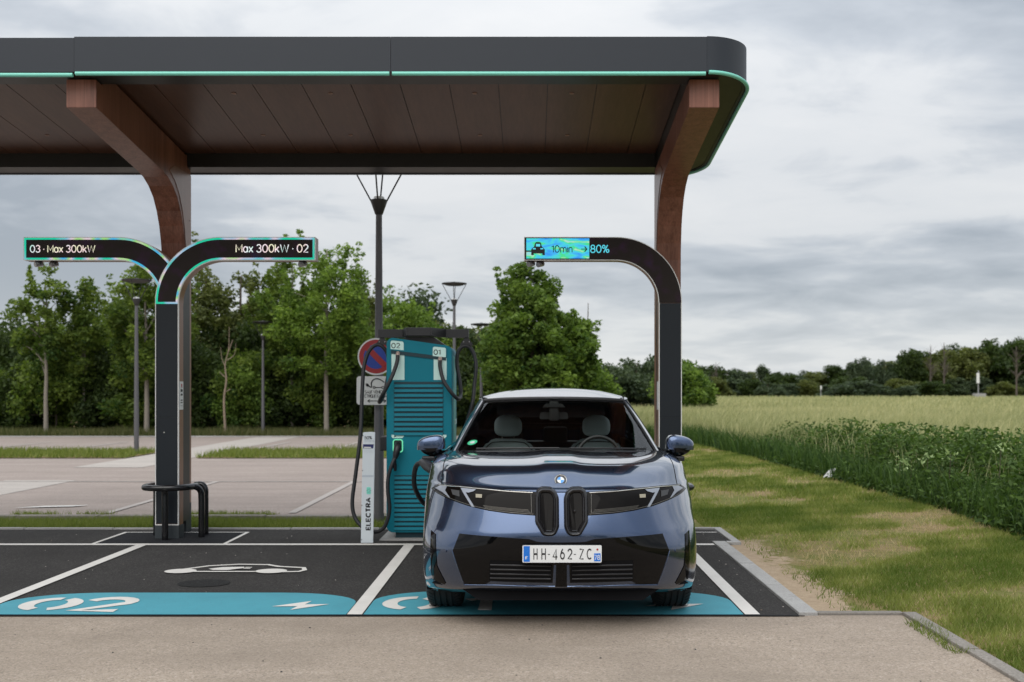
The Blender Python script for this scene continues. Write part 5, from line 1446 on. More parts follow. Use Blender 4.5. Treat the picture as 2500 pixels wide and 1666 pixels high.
# wing mirrors
def blob(name, c0, s0, material, parent, p=2.6, cut=None, n=20):
    bm = bmesh.new(); bmesh.ops.create_uvsphere(bm, u_segments=n * 2, v_segments=n, radius=1)
    for v in bm.verts:
        q = [math.copysign(abs(k) ** (2 / p), k) for k in v.co]
        if cut: q = cut(q)
        v.co = Vector((c0[0] + q[0] * s0[0], c0[1] + q[1] * s0[1], c0[2] + q[2] * s0[2]))
    return obj(name, bm, material, parent, auto=50)
for s_ in (1, -1):
    mxc = CX + s_ * .995; my = CYN + 1.60; mz = 1.122
    def top(q, s_=s_):
        x_, y_, z_ = q
        k = max(0.0, (x_ * s_ + 1) / 2)        # 0 inner, 1 outer
        z_ = max(z_, -.30) if z_ < 0 else z_
        zt = z_ * (1 - .35 * k ** 2) if z_ > 0 else z_
        return [x_, y_ * (1 - .25 * k), zt - .10 * k]
    mc = blob('mirror_cap', (mxc, my, mz), (.112, .085, .092), M['blue_metallic'], car, 3.2, top)
    def bot(q, s_=s_):
        x_, y_, z_ = q; k = max(0.0, (x_ * s_ + 1) / 2)
        return [x_ * (1 if z_ > -.2 else .82), y_ * (1 - .25 * k), min(z_, -.05) * (1 - .5 * k ** 1.5) - .10 * k]
    blob('mirror_base', (mxc, my, mz - .012), (.106, .088, .085), M['gloss_black'], mc, 2.8, bot)
    bm = bmesh.new(); tube(bm, [(mxc - s_ * .085, my, mz - .065), (mxc - s_ * .16, my - .01, mz - .055), (mxc - s_ * .205, my + .02, mz - .06)], [.024, .02, .026], 10); obj('mirror_arm', bm, M['gloss_black'], mc, auto=60)
    bm = bmesh.new(); box(bm, mxc - .07, mxc + .035, my - .05, my + .03, mz - .125, mz - .085, .012); obj('mirror_camera', bm, M['black_plastic'], mc)
# wheels
def wheel(x, yy, s_):
    bm = bmesh.new(); h = .128
    pr = [(.235, -h + .01), (.30, -h), (.335, -h + .012), (.349, -h + .03)]
    for g_ in (-.062, -.022, .022, .062):
        pr += [(.352, g_ - .007), (.343, g_ - .006), (.343, g_ + .006), (.352, g_ + .007)]
    pr += [(.349, h - .03), (.335, h - .012), (.30, h), (.235, h - .01), (.225, 0), (.235, -h + .01)]
    lathe(bm, pr, (x, yy, ZW), 72, 'x'); ty = obj('tyre', bm, M['tyre_rubber'], car, auto=40)
    bm = bmesh.new()
    for k in range(60):
        a = R(6 * k)
        for g_, sk in ((-.095, .10), (.095, -.10), (0, 0)):
            A_ = Vector((x + g_ - .022, yy + .3525 * math.cos(a - sk * .5), ZW + .3525 * math.sin(a - sk * .5))); B_ = Vector((x + g_ + .022, yy + .3525 * math.cos(a + sk * .5), ZW + .3525 * math.sin(a + sk * .5)))
            if g_: tube(bm, [A_, B_], .0012, 4)
    sp = obj('tread_sipes', bm, M['shut_gap'], ty); sp['kind'] = 'stuff'
    bm = bmesh.new(); lathe(bm, [(.235, s_ * .10), (.232, s_ * .112), (.21, s_ * .10), (.20, -s_ * .08), (.07, -s_ * .05)], (x, yy, ZW), 40, 'x'); rm = obj('rim', bm, M['rim_metal'], car, auto=40)
    for k in range(5):
        a = R(72 * k + 18); d = Vector((0, math.cos(a), math.sin(a))); t_ = Vector((0, -math.sin(a), math.cos(a))); bm = bmesh.new()
        c0 = Vector((x + s_ * .085, yy, ZW)); v = []
        for (r0, w0) in ((.03, .035), (.222, .022)):
            for w1 in (-w0, w0):
                for o_ in (0, -s_ * .03): v.append(bm.verts.new(c0 + d * r0 + t_ * w1 + Vector((o_, 0, 0))))
        for f in ((0, 1, 3, 2), (4, 5, 7, 6), (0, 2, 6, 4), (1, 3, 7, 5), (0, 1, 5, 4), (2, 3, 7, 6)): bm.faces.new([v[i] for i in f])
        obj('spoke', bm, M['rim_metal'], rm)
    bm = bmesh.new(); lathe(bm, [(0, s_ * .095), (.045, s_ * .093), (.05, s_ * .05)], (x, yy, ZW), 20, 'x'); obj('hub_cap', bm, M['rim_metal'], rm, auto=40)
for s_ in (1, -1):
    for ax in (AXF, AXR): wheel(CX + s_ * .808, ax, s_)
# arch liners, underbody
for s_ in (1, -1):
    for ax in (AXF, AXR):
        bm = bmesh.new(); n = 28
        for k in range(n):
            a0, a1 = R(-25 + 230 * k / n), R(-25 + 230 * (k + 1) / n); q = []
            for a, xx in ((a0, .915), (a1, .915), (a1, .58), (a0, .58)): q.append(bm.verts.new((CX + s_ * xx, ax + (RA + .004) * math.cos(a), ZW + (RA + .004) * math.sin(a))))
            bm.faces.new(q)
        P = [(ax + (RA + .003) * math.cos(R(a)), ZW + (RA + .003) * math.sin(R(a))) for a in range(-25, 206, 10)]
        bm.faces.new([bm.verts.new((CX + s_ * .59, p[0], p[1])) for p in P])
        bmesh.ops.remove_doubles(bm, verts=bm.verts, dist=1e-5)
        obj('arch_liner', bm, M['under_plastic'], car, auto=40)
bm = bmesh.new()
box(bm, CX - .60, CX + .60, CYN + .55, CYN + 4.5, .185, .25, .02); box(bm, CX - .84, CX + .84, CYN + 1.32, CYN + 3.32, .19, .30, .02)
obj('underbody', bm, M['under_plastic'], car)
bm = bmesh.new(); prism(bm, [(-.54, .175), (.54, .175), (.66, .25), (.86, .268), (.70, .285), (-.70, .285), (-.86, .268), (-.66, .25)], .0, .16, 'y'); box(bm, -.56, .56, .165, .95, .160, .20)
for v in bm.verts: v.co = Vector((v.co.x + CX, v.co.y + CYN + .15 + .16 * (abs(v.co.x) / .9) ** 3, v.co.z))
obj('chin_valance', bm, M['under_plastic'], car)
for s_ in (1, -1):
    bm = bmesh.new(); tube(bm, [(CX + s_ * .50, AXF + .02, .30), (CX + s_ * .70, AXF, .26), (CX + s_ * .74, AXF, .30)], .035, 8); obj('suspension_arm', bm, M['under_plastic'], car)
    bm = bmesh.new(); box(bm, CX + s_ * .66 - .09, CX + s_ * .66 + .09, CYN + .40, CYN + .44, .20, .29, .015); obj('air_deflector', bm, M['under_plastic'], car)
# cabin
bm = bmesh.new(); box(bm, CX - .80, CX + .80, CYN + 1.35, CYN + 4.45, .42, .46)
for s_ in (1, -1): box(bm, CX + s_ * .79 - .02, CX + s_ * .79 + .02, CYN + 1.7, CYN + 4.3, .44, 1.06)
box(bm, CX - .72, CX + .72, CYN + 1.34, CYN + 1.5, .44, 1.0)
cb = obj('cabin_tub', bm, M['cabin_dark'], car)
bm = bmesh.new(); n = 16
P = [(1.38, 1.045), (1.55, 1.068), (1.80, 1.072), (1.88, 1.05), (1.92, .98), (1.90, .8), (1.5, .8)]
prism(bm, [(CYN + a, z_) for a, z_ in P], CX - .76, CX + .76, 'x', .01); obj('dashboard', bm, M['cabin_dark'], car, auto=30)
bm = bmesh.new(); prism(bm, [(CYN + a, z_) for a, z_ in [(1.62, 1.07), (1.70, 1.094), (1.82, 1.09), (1.86, 1.06)]], CX - .12, CX + .32, 'x', .006); obj('dashboard_pod', bm, M['cabin_trim'], car, auto=30)
def seat(xc, yy):
    bm = bmesh.new()
    P = [(-.27, .45), (.27, .45), (.29, .80), (.26, 1.0), (.19, 1.095), (.12, 1.118), (-.12, 1.118), (-.19, 1.095), (-.26, 1.0), (-.29, .80)]
    prism(bm, [(CX + xc + a, z_) for a, z_ in P], CYN + yy, CYN + yy + .13, 'y', .03); st_ = obj('seat', bm, M['seat_leather'], car, auto=50)
    hr = blob('headrest', (CX + xc, CYN + yy + .06, 1.238), (.128, .06, .098), M['seat_leather'], st_, 3.4, lambda q: [q[0] * (1 - .22 * max(q[2], 0) ** 2 + .0), q[1], q[2]])
    for dx in (-.055, .055):
        bm = bmesh.new(); tube(bm, [(CX + xc + dx, CYN + yy + .06, 1.10), (CX + xc + dx, CYN + yy + .06, 1.16)], .006, 6); obj('headrest_post', bm, M['satin_chrome'], hr)
    bm = bmesh.new(); box(bm, CX + xc - .26, CX + xc + .26, CYN + yy - .45, CYN + yy, .50, .62, .04); obj('seat_cushion', bm, M['seat_leather'], st_)
    bm = bmesh.new(); tube(bm, cat_rom([(CX + xc + a, CYN + yy - .003, z_) for a, z_ in ((-.25, .98), (-.17, 1.07), (-.10, 1.092), (.10, 1.092), (.17, 1.07), (.25, .98))], 5), .005, 6); obj('seat_piping', bm, M['cabin_dark'], st_)
seat(-.405, 2.72); seat(.405, 2.72)
bm = bmesh.new(); box(bm, CX - .62, CX + .62, CYN + 3.55, CYN + 3.68, .5, 1.06, .03)
for xx in (-.40, .05, .42): box(bm, CX + xx - .12, CX + xx + .12, CYN + 3.56, CYN + 3.66, 1.03, 1.20, .03)
obj('rear_bench', bm, M['cabin_trim'], car)
bm = bmesh.new(); cw = Vector((CX + .375, CYN + 1.99, .985))
tube(bm, [cw + Vector((.185 * math.cos(a), .06 * math.sin(a), .185 * math.sin(a))) for a in np.linspace(0, 2 * math.pi, 33)[:-1]], .0165, 10, closed=True)
sw = obj('steering_wheel', bm, M['cabin_trim'], car, auto=60)
bm = bmesh.new(); box(bm, cw.x - .17, cw.x + .17, cw.y + -.01, cw.y + .02, cw.z - .03, cw.z + .03, .01); obj('steering_hub', bm, M['cabin_trim'], sw)
mh, _n = BG.ray_cast(Vector((CX, CYN + 1.9, 1.0)), Vector((0, .32, 1)).normalized())[:2]
bm = bmesh.new(); zc_ = 1.345; yc_ = CYN + 2.10
prism(bm, rounded([(CX - .125, zc_ - .030), (CX - .115, zc_ + .032), (CX + .115, zc_ + .032), (CX + .125, zc_ - .030)], .02), yc_, yc_ + .025, 'y', .003); im = obj('interior_mirror', bm, M['cabin_trim'], car, auto=40)
bm = bmesh.new(); box(bm, CX - .04, CX + .04, yc_ - .04, yc_ + .0, zc_ - .04, 1.47, .01)
prism(bm, [(CX - .10, 1.415), (CX + .10, 1.415), (CX + .07, 1.45), (CX - .07, 1.45)], yc_ - .05, yc_ + .03, 'y', .005); obj('sensor_housing', bm, M['cabin_trim'], im, auto=40)
# screen sticker, wipers
def on_glass(u, v):
    P = px(1000 + .3827 * u, 920 + .3827 * v, 1.0); o_ = Vector((0, 0, CAM_H)); h = BG.ray_cast(o_, (P - o_).normalized()); return h[0], h[1]
c1, n1_ = on_glass(400, 418)
Rg = n1_.to_track_quat('Z', 'Y').to_matrix().to_4x4()
bm = bmesh.new(); flat(bm, ellipse(0, 0, .040, .040), 0); bmesh.ops.transform(bm, matrix=Matrix.Translation(c1 - n1_ * .002) @ Rg, verts=bm.verts); stk = obj('windscreen_sticker', bm, M['sticker_green'], parts['windscreen'])
bm = bmesh.new(); flat(bm, ellipse(0, 0, .022, .020), 0); bmesh.ops.transform(bm, matrix=Matrix.Translation(c1 - n1_ * .001) @ Rg, verts=bm.verts); obj('sticker_centre', bm, M['plate_white'], stk)
for (xa, xb) in ((-.62, .02), (.10, .70)):
    bm = bmesh.new(); Q = []
    for t in np.linspace(0, 1, 8):
        x_ = CX + xa + (xb - xa) * t; g_ = min(1, abs(x_ - CX) / .8); yb_ = CYN + 1.19 + .20 * g_ ** 2.2 + .045
        Q.append((x_, yb_, 1.118 - .016 * g_ * g_))
    tube(bm, Q, .008, 6); obj('wiper', bm, M['black_plastic'], car, auto=60)
# tail lamps
for s_ in (1, -1):
    bm = bmesh.new(); box(bm, CX + s_ * .58 - .22, CX + s_ * .58 + .22, CYN + 4.60, CYN + 4.72, .88, .94, .02); obj('tail_light', bm, M['sign_red'], car)
# ================================================================== vegetation
rng = np.random.default_rng(11)
def leaves(P, size, var, aspect=0.55, rs=rng, droop=0.0):
    """one bent leaf (quad) per point, random heading"""
    n = len(P); a = rs.normal(size=(n, 3)); a[:, 2] = a[:, 2] * 0.6 - droop; a /= np.linalg.norm(a, axis=1)[:, None]
    b_ = rs.normal(size=(n, 3)); b_ -= (b_ * a).sum(1)[:, None] * a; b_ /= np.linalg.norm(b_, axis=1)[:, None]
    s = (size * rs.uniform(.6, 1.35, n))[:, None]; h = s * aspect
    V = np.stack([P - a * s * .5, P + b_ * h * .5 + a * s * .05, P + a * s * .5, P - b_ * h * .5 + a * s * .05], 1).reshape(-1, 3)
    F = np.arange(4 * n).reshape(n, 4)
    return V, F, np.repeat(var, 4)
def clump_points(centres, radii, per, rs=rng, flat_=0.75):
    out, cv = [], []
    for i, (c, r) in enumerate(zip(centres, radii)):
        k = int(per * (r / radii.mean()) ** 2) + 3
        d = rs.normal(size=(k, 3)); d /= np.linalg.norm(d, axis=1)[:, None]; d *= (rs.uniform(0, 1, k) ** .45 * r)[:, None]; d[:, 2] *= flat_
        out.append(c + d); cv.append(np.clip(rs.normal(.5, .17) + rs.normal(0, .16, k), 0, 1))
    return np.concatenate(out), np.concatenate(cv)
def crown_shape(n, rx, rz, z0, kind, rs):
    """clump centres within a crown outline"""
    C = []; ph = rs.uniform(0, 6.28, 2)
    while len(C) < n:
        p = rs.uniform(-1, 1, 3); t = (p[2] + 1) / 2
        if kind == 'ovate': R_ = math.sin(math.pi * min(1, (t * .92 + .06)) ** .8) ** .8
        elif kind == 'cone': R_ = (1 - t) ** .7 * (.35 + t * 2.2 if t < .3 else 1)
        elif kind == 'column': R_ = .85 * (1 - t ** 4) * (.6 + .4 * math.sin(t * 9))
        else: R_ = math.sqrt(max(0, 1 - (2 * t - 1) ** 2))
        ang = math.atan2(p[1], p[0]); R_ *= .74 + .17 * math.sin(3 * ang + ph[0] + 5 * t) + .13 * math.sin(2 * ang + ph[1] - 9 * t)
        rr = math.hypot(p[0], p[1])
        if rr < R_ and rr > R_ * rs.uniform(0, .75): C.append((p[0] * rx, p[1] * rx, z0 + t * rz))
    return np.array(C)
def crown_mesh(name, n, rx, rz, z0, kind, clump, per, leafsize, seed, holes=0.0, tips=0, droop=.2):
    rs = np.random.default_rng(seed); C = crown_shape(n, rx, rz, z0, kind, rs)
    r = rs.uniform(.55, 1.3, n) * clump
    if tips:      # slender shoots that break the outline
        T = crown_shape(tips, rx, rz, z0, kind, rs); T[:, :2] *= 1.12; T[:, 2] += rz * .05
        S_ = []; 
        for t in T:
            d = np.array((t[0] * .35, t[1] * .35, rz * .22)); L = rs.uniform(.5, 1.1) * clump * 1.8; d = d / np.linalg.norm(d)
            for k in range(6): S_.append(t + d * L * k / 3)
        C = np.vstack([C, np.array(S_)]); r = np.concatenate([r, np.full(len(S_), clump * .32)])
    P, v = clump_points(C, r, per, rs)
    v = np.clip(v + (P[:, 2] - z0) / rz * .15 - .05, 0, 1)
    V, F, vv = leaves(P, np.full(len(P), leafsize), v, rs=rs, droop=droop)
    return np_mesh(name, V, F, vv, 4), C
def trunk_mesh(name, h, r0, limbs, seed, lean=0.0, top=None, targets=None, fork=None):
    rs = random.Random(seed); bm = bmesh.new(); pts = []
    for k in range(9):
        t = k / 8; pts.append((lean * t * t + rs.uniform(-.03, .03) * t * 2, rs.uniform(-.03, .03) * t, h * t))
    tube(bm, cat_rom(pts, 3), [r0 * (1.25 if i == 0 else 1) * (1 - .86 * i / (len(cat_rom(pts, 3)) - 1)) for i in range(len(cat_rom(pts, 3)))], 8)
    for i in range(limbs):
        if targets is not None and len(targets): tg = targets[rs.randrange(len(targets))]
        else: a = rs.uniform(0, 6.28); tg = (math.cos(a) * h * .3, math.sin(a) * h * .3, h * rs.uniform(.5, 1.1))
        zb_ = max(h * .36, min(h * .9, tg[2] - rs.uniform(.5, 1.4) * h * .16)); t = zb_ / h
        base = Vector((lean * t * t, 0, zb_)); tg = Vector(tg); mid = (base + tg) / 2 + Vector((rs.uniform(-.1, .1), rs.uniform(-.1, .1), h * .02))
        rr = r0 * (1 - .8 * t) * .5; path = cat_rom([base, mid, tg], 4); tube(bm, path, [rr * (1 - .85 * k / (len(path) - 1)) for k in range(len(path))], 5)
    me = bpy.data.meshes.new(name); bmesh.ops.recalc_face_normals(bm, faces=bm.faces); bm.to_mesh(me); bm.free(); me.shade_smooth(); return me
def plant(name, label, cat, x, y, z, meshes, rot=0.0, sc=(1, 1, 1), group=None):
    t = bpy.data.objects.new(name, None); COL.objects.link(t); t.location = (x, y, z); t.rotation_euler = (0, 0, rot); t.scale = sc; t.empty_display_size = .3
    tag(t, label, cat, group)
    for nm, me, mm in meshes:
        if me is None: continue
        o = bpy.data.objects.new(nm, me); COL.objects.link(o); o.parent = t
        if len(me.materials) == 0: me.materials.append(M[mm])
    return t
BZ = 0.03
def at(u, Y): return (u - 1295) * Y / 2431
def hgt(v, Y): return 1.55 - (v - 957) * Y / 2431
def tree(label, u, Y, vtop, width, zlow, kind, leafm, n, clump, per, ls, seed, bark_='bark_pale', r0=.09, tips=0, name='tree', limbs=14, lean=0, group=None, z=BZ, zmax=None):
    H = hgt(vtop, Y); cm, C = crown_mesh('crown', n, width / 2, H - zlow - clump * .3, zlow, kind, clump, per, ls, seed, tips=tips)
    tm = trunk_mesh('trunk', H * .9, r0, limbs, seed, lean, targets=[tuple(c) for c in C[:n]])
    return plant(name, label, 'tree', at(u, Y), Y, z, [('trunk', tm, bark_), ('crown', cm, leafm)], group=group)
# young trees of the car park edge
tree('sparse young tree with airy crown at the far left of the car park', 112, 34.3, 640, 2.6, 2.3, 'ovate', 'leaf_ash', 52, .34, 40, .15, 21, r0=.085, tips=10, limbs=16)
tree('slim leafy young tree between the far left tree and the left lamp post', 205, 35.2, 655, 2.0, 1.6, 'ovate', 'leaf_ash', 55, .34, 42, .14, 22, r0=.06, tips=9)
tree('young ash with a pale straight trunk just left of the left totem', 358, 34.2, 592, 3.2, 1.9, 'ovate', 'leaf_ash', 110, .38, 62, .14, 23, r0=.095, tips=12, limbs=20)
tree('tall bright ash with pale trunk between left totem and charger', 797, 34.3, 562, 3.9, 2.0, 'ovate', 'leaf_bright', 140, .38, 66, .13, 24, r0=.095, tips=22, limbs=14)
tree('feathery ash rising behind the right end of the 02 arm', 712, 36, 590, 2.6, 1.8, 'ovate', 'leaf_ash', 85, .36, 62, .14, 25, r0=.08, tips=12, limbs=20)
# dead sapling
bm = bmesh.new(); q = [(0, 0, 0), (-.06, 0, 1.2), (.02, 0, 1.9), (-.02, .0, 2.45), (.10, 0, 3.0), (.12, 0, 3.75)]
tube(bm, cat_rom(q, 4), [.05 - .0022 * i for i in range(21)], 6)
for b_ in ([(-.01, 0, 2.35), (-.14, 0, 2.7), (-.17, 0, 3.05)], [(.04, 0, 2.6), (.28, .05, 2.8), (.33, .05, 3.2)], [(-.04, 0, 1.5), (.16, .04, 1.62)], [(0, 0, 2.0), (-.22, .02, 2.2)], [(.1, 0, 2.9), (.24, 0, 3.3)]): tube(bm, cat_rom(b_, 4), [.018 - .0017 * i for i in range(len(cat_rom(b_, 4)))], 5)
me = bpy.data.meshes.new('trunk'); bm.to_mesh(me); bm.free(); me.shade_smooth()
plant('dead_sapling', 'bare dead sapling with forked top in front of the dark hedge', 'tree', at(551, 34.2), 34.2, BZ, [('trunk', me, 'bark_dead')])
# taller trees behind
specs = [(-30, 62, 770, 13, 'dark round tree far behind at the left edge of the picture', 'leaf_hedge', 'round'),
         (62, 58, 792, 8.5, 'grey green round tree seen through the sparse left tree', 'leaf_far', 'round'),
         (165, 39, 770, 3.6, 'dark tree behind the slim left trees', 'leaf_ash', 'ovate'),
         (268, 38, 735, 3.4, 'green tree behind the left lamp post', 'leaf_ash', 'ovate'),
         (330, 38.5, 690, 3.2, 'dense green tree behind the left totem', 'leaf_ash', 'ovate'),
         (500, 38.5, 640, 3.8, 'dense olive tree right of the left column', 'leaf_olive', 'ovate'),
         (585, 39, 632, 3.9, 'broad olive willow under the 02 arm', 'leaf_olive', 'ovate'),
         (668, 40, 655, 3.4, 'dense green tree under the tip of the 02 arm', 'leaf_ash', 'ovate'),
         (872, 40, 668, 3.2, 'green tree directly behind the lamp post with signs', 'leaf_olive', 'ovate'),
         (955, 41, 692, 3.9, 'bright green maple above the charger', 'leaf_bright', 'ovate'),
         (1030, 52, 705, 4.4, 'dark poplar behind the street lamp right of the charger', 'leaf_far', 'ovate'),
         (1010, 38, 740, 3.0, 'yellow green bushy tree above the charger cable arm', 'leaf_bright', 'round'),
         (1080, 42, 780, 3.4, 'pale olive tree between the charger and the round maple', 'leaf_olive', 'ovate'),
         (1145, 46, 805, 4.2, 'olive tree tucked left of the round maple', 'leaf_olive', 'round')]
for k, (u, Y, vt, wd, lb, lm, kd) in enumerate(specs):
    far = Y > 45
    tree(lb, u, Y, vt, wd, .5, kd, lm, 150 if not far else 120, .48 if not far else 1.0, 68, .16 if not far else .30, 40 + k, 'bark_dark', .13, tips=8 if not far else 0, limbs=12)
# the round maple
Ym = 31.0
tree('round leafy maple standing behind the car under the car icon arm', 1298, Ym, 612, 3.25, .75, 'ovate', 'leaf_maple', 210, .36, 88, .15, 70, 'bark_dark', .13, tips=16, limbs=30)
tree('leaning leafy limb tree close against the right side of the maple', 1412, Ym + .6, 705, 1.25, 1.2, 'ovate', 'leaf_maple', 60, .36, 85, .15, 71, 'bark_dark', .07, tips=6, lean=.35)
tree('small dark bushy tree at the foot of the maple, right side', 1440, 36, 880, 1.9, .1, 'round', 'leaf_maple', 90, .36, 70, .16, 72, 'bark_dark', .07)
# hedge bushes
bushes = []
for k in range(4):
    cm, C = crown_mesh('crown', 120, 1.5, 2.7, 0.05, 'round', .42, 70, .15, 90 + k); tm = trunk_mesh('trunk', 1.9, .05, 8, 90 + k, targets=[tuple(c) for c in C]); bushes.append((tm, cm))
lab_b = ['dark hedge bush in the row behind the car park']
x = -24.5; k = 0
mats = ['leaf_hedge', 'leaf_hedge', 'leaf_ash', 'leaf_hedge']
for m_, (tm, cm) in zip(mats, bushes): cm.materials.append(M[m_])
while x < 0.6:
    for Y in (36.0, 37.9):
        tm, cm = bushes[k % 4]
        s_ = rng.uniform(.8, 1.15); sz_ = rng.uniform(.85, 1.2) * (1.0 if Y < 37 else 1.35)
        plant('hedge_bush', 'dark green bush of the dense hedge behind the car park', 'bush', x + rng.uniform(-.3, .3), Y + rng.uniform(-.3, .3), BZ - .1, [('trunk', tm, 'bark_dark'), ('crown', cm, 'leaf_hedge')], rng.uniform(0, 6.28), (s_, s_, sz_), 'dense hedge behind the car park')
        k += 1
    x += 1.55
plant('bush', 'bright green low bush behind the dead sapling', 'bush', at(590, 35.6), 35.6, BZ, [('trunk', bushes[2][0], 'bark_dark'), ('crown', bushes[2][1].copy(), None)], 1.0, (.75, .75, .95))
bpy.data.objects[-1].data.materials.clear() if False else None
for o in bpy.data.objects:
    if o.parent and o.parent.name == 'bush' and o.name.startswith('crown'): o.data.materials.clear(); o.data.materials.append(M['leaf_maple'])
# bushes beyond the field, left and right of the right column
for (u, Y, vt, wd, lb, lm) in ((1500, 60, 888, 4.5, 'rounded dark tree between the maple and the right column', 'leaf_far'), (1555, 62, 872, 4.6, 'dense round tree seen left of the right column', 'leaf_far'), (1478, 75, 890, 3.4, 'small tree right of the maple near the field', 'leaf_far'),
                               (1600, 66, 868, 4.0, 'dark tree hidden half by the right totem', 'leaf_far'), (1676, 55, 893, 2.2, 'bright green tree just right of the right totem', 'leaf_maple'), (1655, 57, 872, 3.0, 'green tree behind the right totem', 'leaf_maple'), (1704, 58, 918, 1.7, 'low green bush at the field edge right of the totem', 'leaf_maple')):
    tree(lb, u, Y, vt, wd, .3, 'round', lm, 130, .55, 60, .22, int(u), 'bark_dark', .12, z=-.01)
# far belt of trees
fars = []
for k in range(5):
    cm, C = crown_mesh('crown', 130, 4.2, 8.2, .2, ('ovate', 'round', 'ovate', 'column', 'round')[k], 1.15, 55, .55, 200 + k); tm = trunk_mesh('trunk', 7.2, .22, 10, 200 + k, targets=[tuple(c) for c in C]); tm.materials.append(M['bark_dark'])
    cm.materials.append(M[('leaf_far', 'leaf_far', 'leaf_olive', 'leaf_far', 'leaf_hedge')[k]]); fars.append((tm, cm))
rs = random.Random(5); u = 1700; k = 0
prof_u = [1440, 1700, 1760, 1850, 1930, 1960, 2010, 2050, 2100, 2130, 2180, 2200, 2215, 2260, 2330, 2400, 2440, 2500, 2620]
prof_v = [905, 890, 897, 893, 905, 895, 900, 888, 872, 885, 872, 900, 852, 845, 845, 850, 832, 828, 820]
def far_tree(u, Y, vt, wsc, v_, label=None, cat='tree', grp='far belt of trees beyond the field'):
    tm, cm = fars[v_ % 5]; H = hgt(vt, Y); s_ = H / 8.7
    return plant('far_tree', label or 'tree of the dark belt beyond the field', cat, at(u, Y), Y, -.01, [('trunk', tm, 'bark_dark'), ('crown', cm, None)], rs.uniform(0, 6.28), (wsc, wsc, s_), None if label else grp)
u = 1415
while u < 2640:
    Y = rs.uniform(225, 262); vt = float(np.interp(u, prof_u, prof_v)) + rs.uniform(-9, 12)
    far_tree(u, Y, vt, rs.uniform(.85, 1.35) * (1.35 if u > 2190 else 1), k); k += 1
    u += rs.uniform(24, 44)
u = 1430
while u < 2640:
    far_tree(u, rs.uniform(205, 220), rs.uniform(915, 938), rs.uniform(.7, 1.1), k); k += 1; u += rs.uniform(28, 60)
for (u, vt, wsc, v_, lb) in ((2222, 850, .95, 4, 'dark rounded tree where the tall right grove begins'), (2105, 872, .85, 1, 'tallest rounded tree in the middle of the far belt'), (2160, 866, .7, 0, 'open crowned tree left of the tall right grove'),
                             (2435, 826, 1.6, 4, 'tallest dark broad tree near the right edge'), (2370, 840, 1.4, 2, 'olive spreading tree behind the far white sign'), (2300, 846, 1.3, 2, 'brownish willow in the tall right grove'), (2490, 830, 1.5, 4, 'dark tree cut by the right edge of the picture')):
    far_tree(u, 222, vt, wsc, v_, lb)
def bare(label, u, Y, vt, seed):
    H = hgt(vt, Y); rs_ = random.Random(seed); tg = [(rs_.uniform(-.14, .14) * H, rs_.uniform(-.1, .1) * H, H * rs_.uniform(.45, 1.0)) for _ in range(30)]
    tm = trunk_mesh('trunk', H * .97, .20, 34, seed, targets=tg)
    for v in tm.vertices: v.co.x *= 1.25
    plant('bare_tree', label, 'tree', at(u, Y), Y, 0, [('trunk', tm, 'bark_grey')])
bare('leafless brown tree at the right edge of the far grove', 2482, 200, 842, 301)
bare('bare topped tree above the willow in the right grove', 2305, 210, 832, 302)
bare('thin bare tree left of centre in the far belt', 1748, 210, 882, 303)
bare('second bare topped tree among the right grove willows', 2272, 212, 838, 304)
# low round bushes before the belt
for u, vt, wsc in ((2085, 930, 1.35), (1903, 946, .4), (2210, 942, .6)):
    far_tree(u, 175, vt, wsc, 1, {2085: 'wide low olive bush before the far belt', 1903: 'tiny round bush at the far field edge', 2210: 'low rounded bush left of the tall right grove'}[u], 'bush')
# distant signs and the verge beyond the field
sg2 = thing('distant_sign', 'tall white sign on a post at the far edge of the field', 'sign', (at(2389, 160), 160, 0))
bm = bmesh.new(); box(bm, at(2389, 160) - .05, at(2389, 160) + .05, 160, 160.1, 0, hgt(905, 160)); obj('post', bm, M['galvanised'], sg2)
bm = bmesh.new(); box(bm, at(2384, 160), at(2391, 160), 159.9, 159.98, hgt(936, 160), hgt(911, 160)); o_ = obj('sign_plate', bm, M['sign_white'], sg2)
bm = bmesh.new(); box(bm, at(2377, 160), at(2402, 160), 159.2, 160.4, 0, hgt(961, 160), .03); obj('concrete_base', bm, M['kerb_stone'], sg2)
sg3 = thing('distant_sign', 'small pale sign far off in front of the tree belt', 'sign', (at(2004, 165), 165, 0))
bm = bmesh.new(); box(bm, at(2003.3, 165), at(2004.7, 165), 165, 165.1, 0, hgt(943, 165)); obj('post', bm, M['galvanised'], sg3)
bm = bmesh.new(); box(bm, at(2002.5, 165), at(2006, 165), 164.9, 164.98, hgt(951, 165), hgt(942, 165)); obj('sign_plate', bm, M['sign_white'], sg3)

# unseen trees added behind the camera so the car paint has something to reflect
for k, (x_, y_, s_) in enumerate(((-16, -34, .9), (-9, -37, .75), (-3.5, -33, .6), (4, -38, .8), (11, -35, 1.0), (19, -39, .85), (-24, -36, 1.0), (27, -34, .9))):
    tm, cm = fars[k % 5]
    plant('tree', 'unseen leafy tree added behind the photographer for reflections', 'tree', x_, y_, 0, [('trunk', tm, None), ('crown', cm, None)], k * 1.3, (s_ * .8, s_ * .8, s_ * .75), 'unseen trees added behind the photographer for reflections')

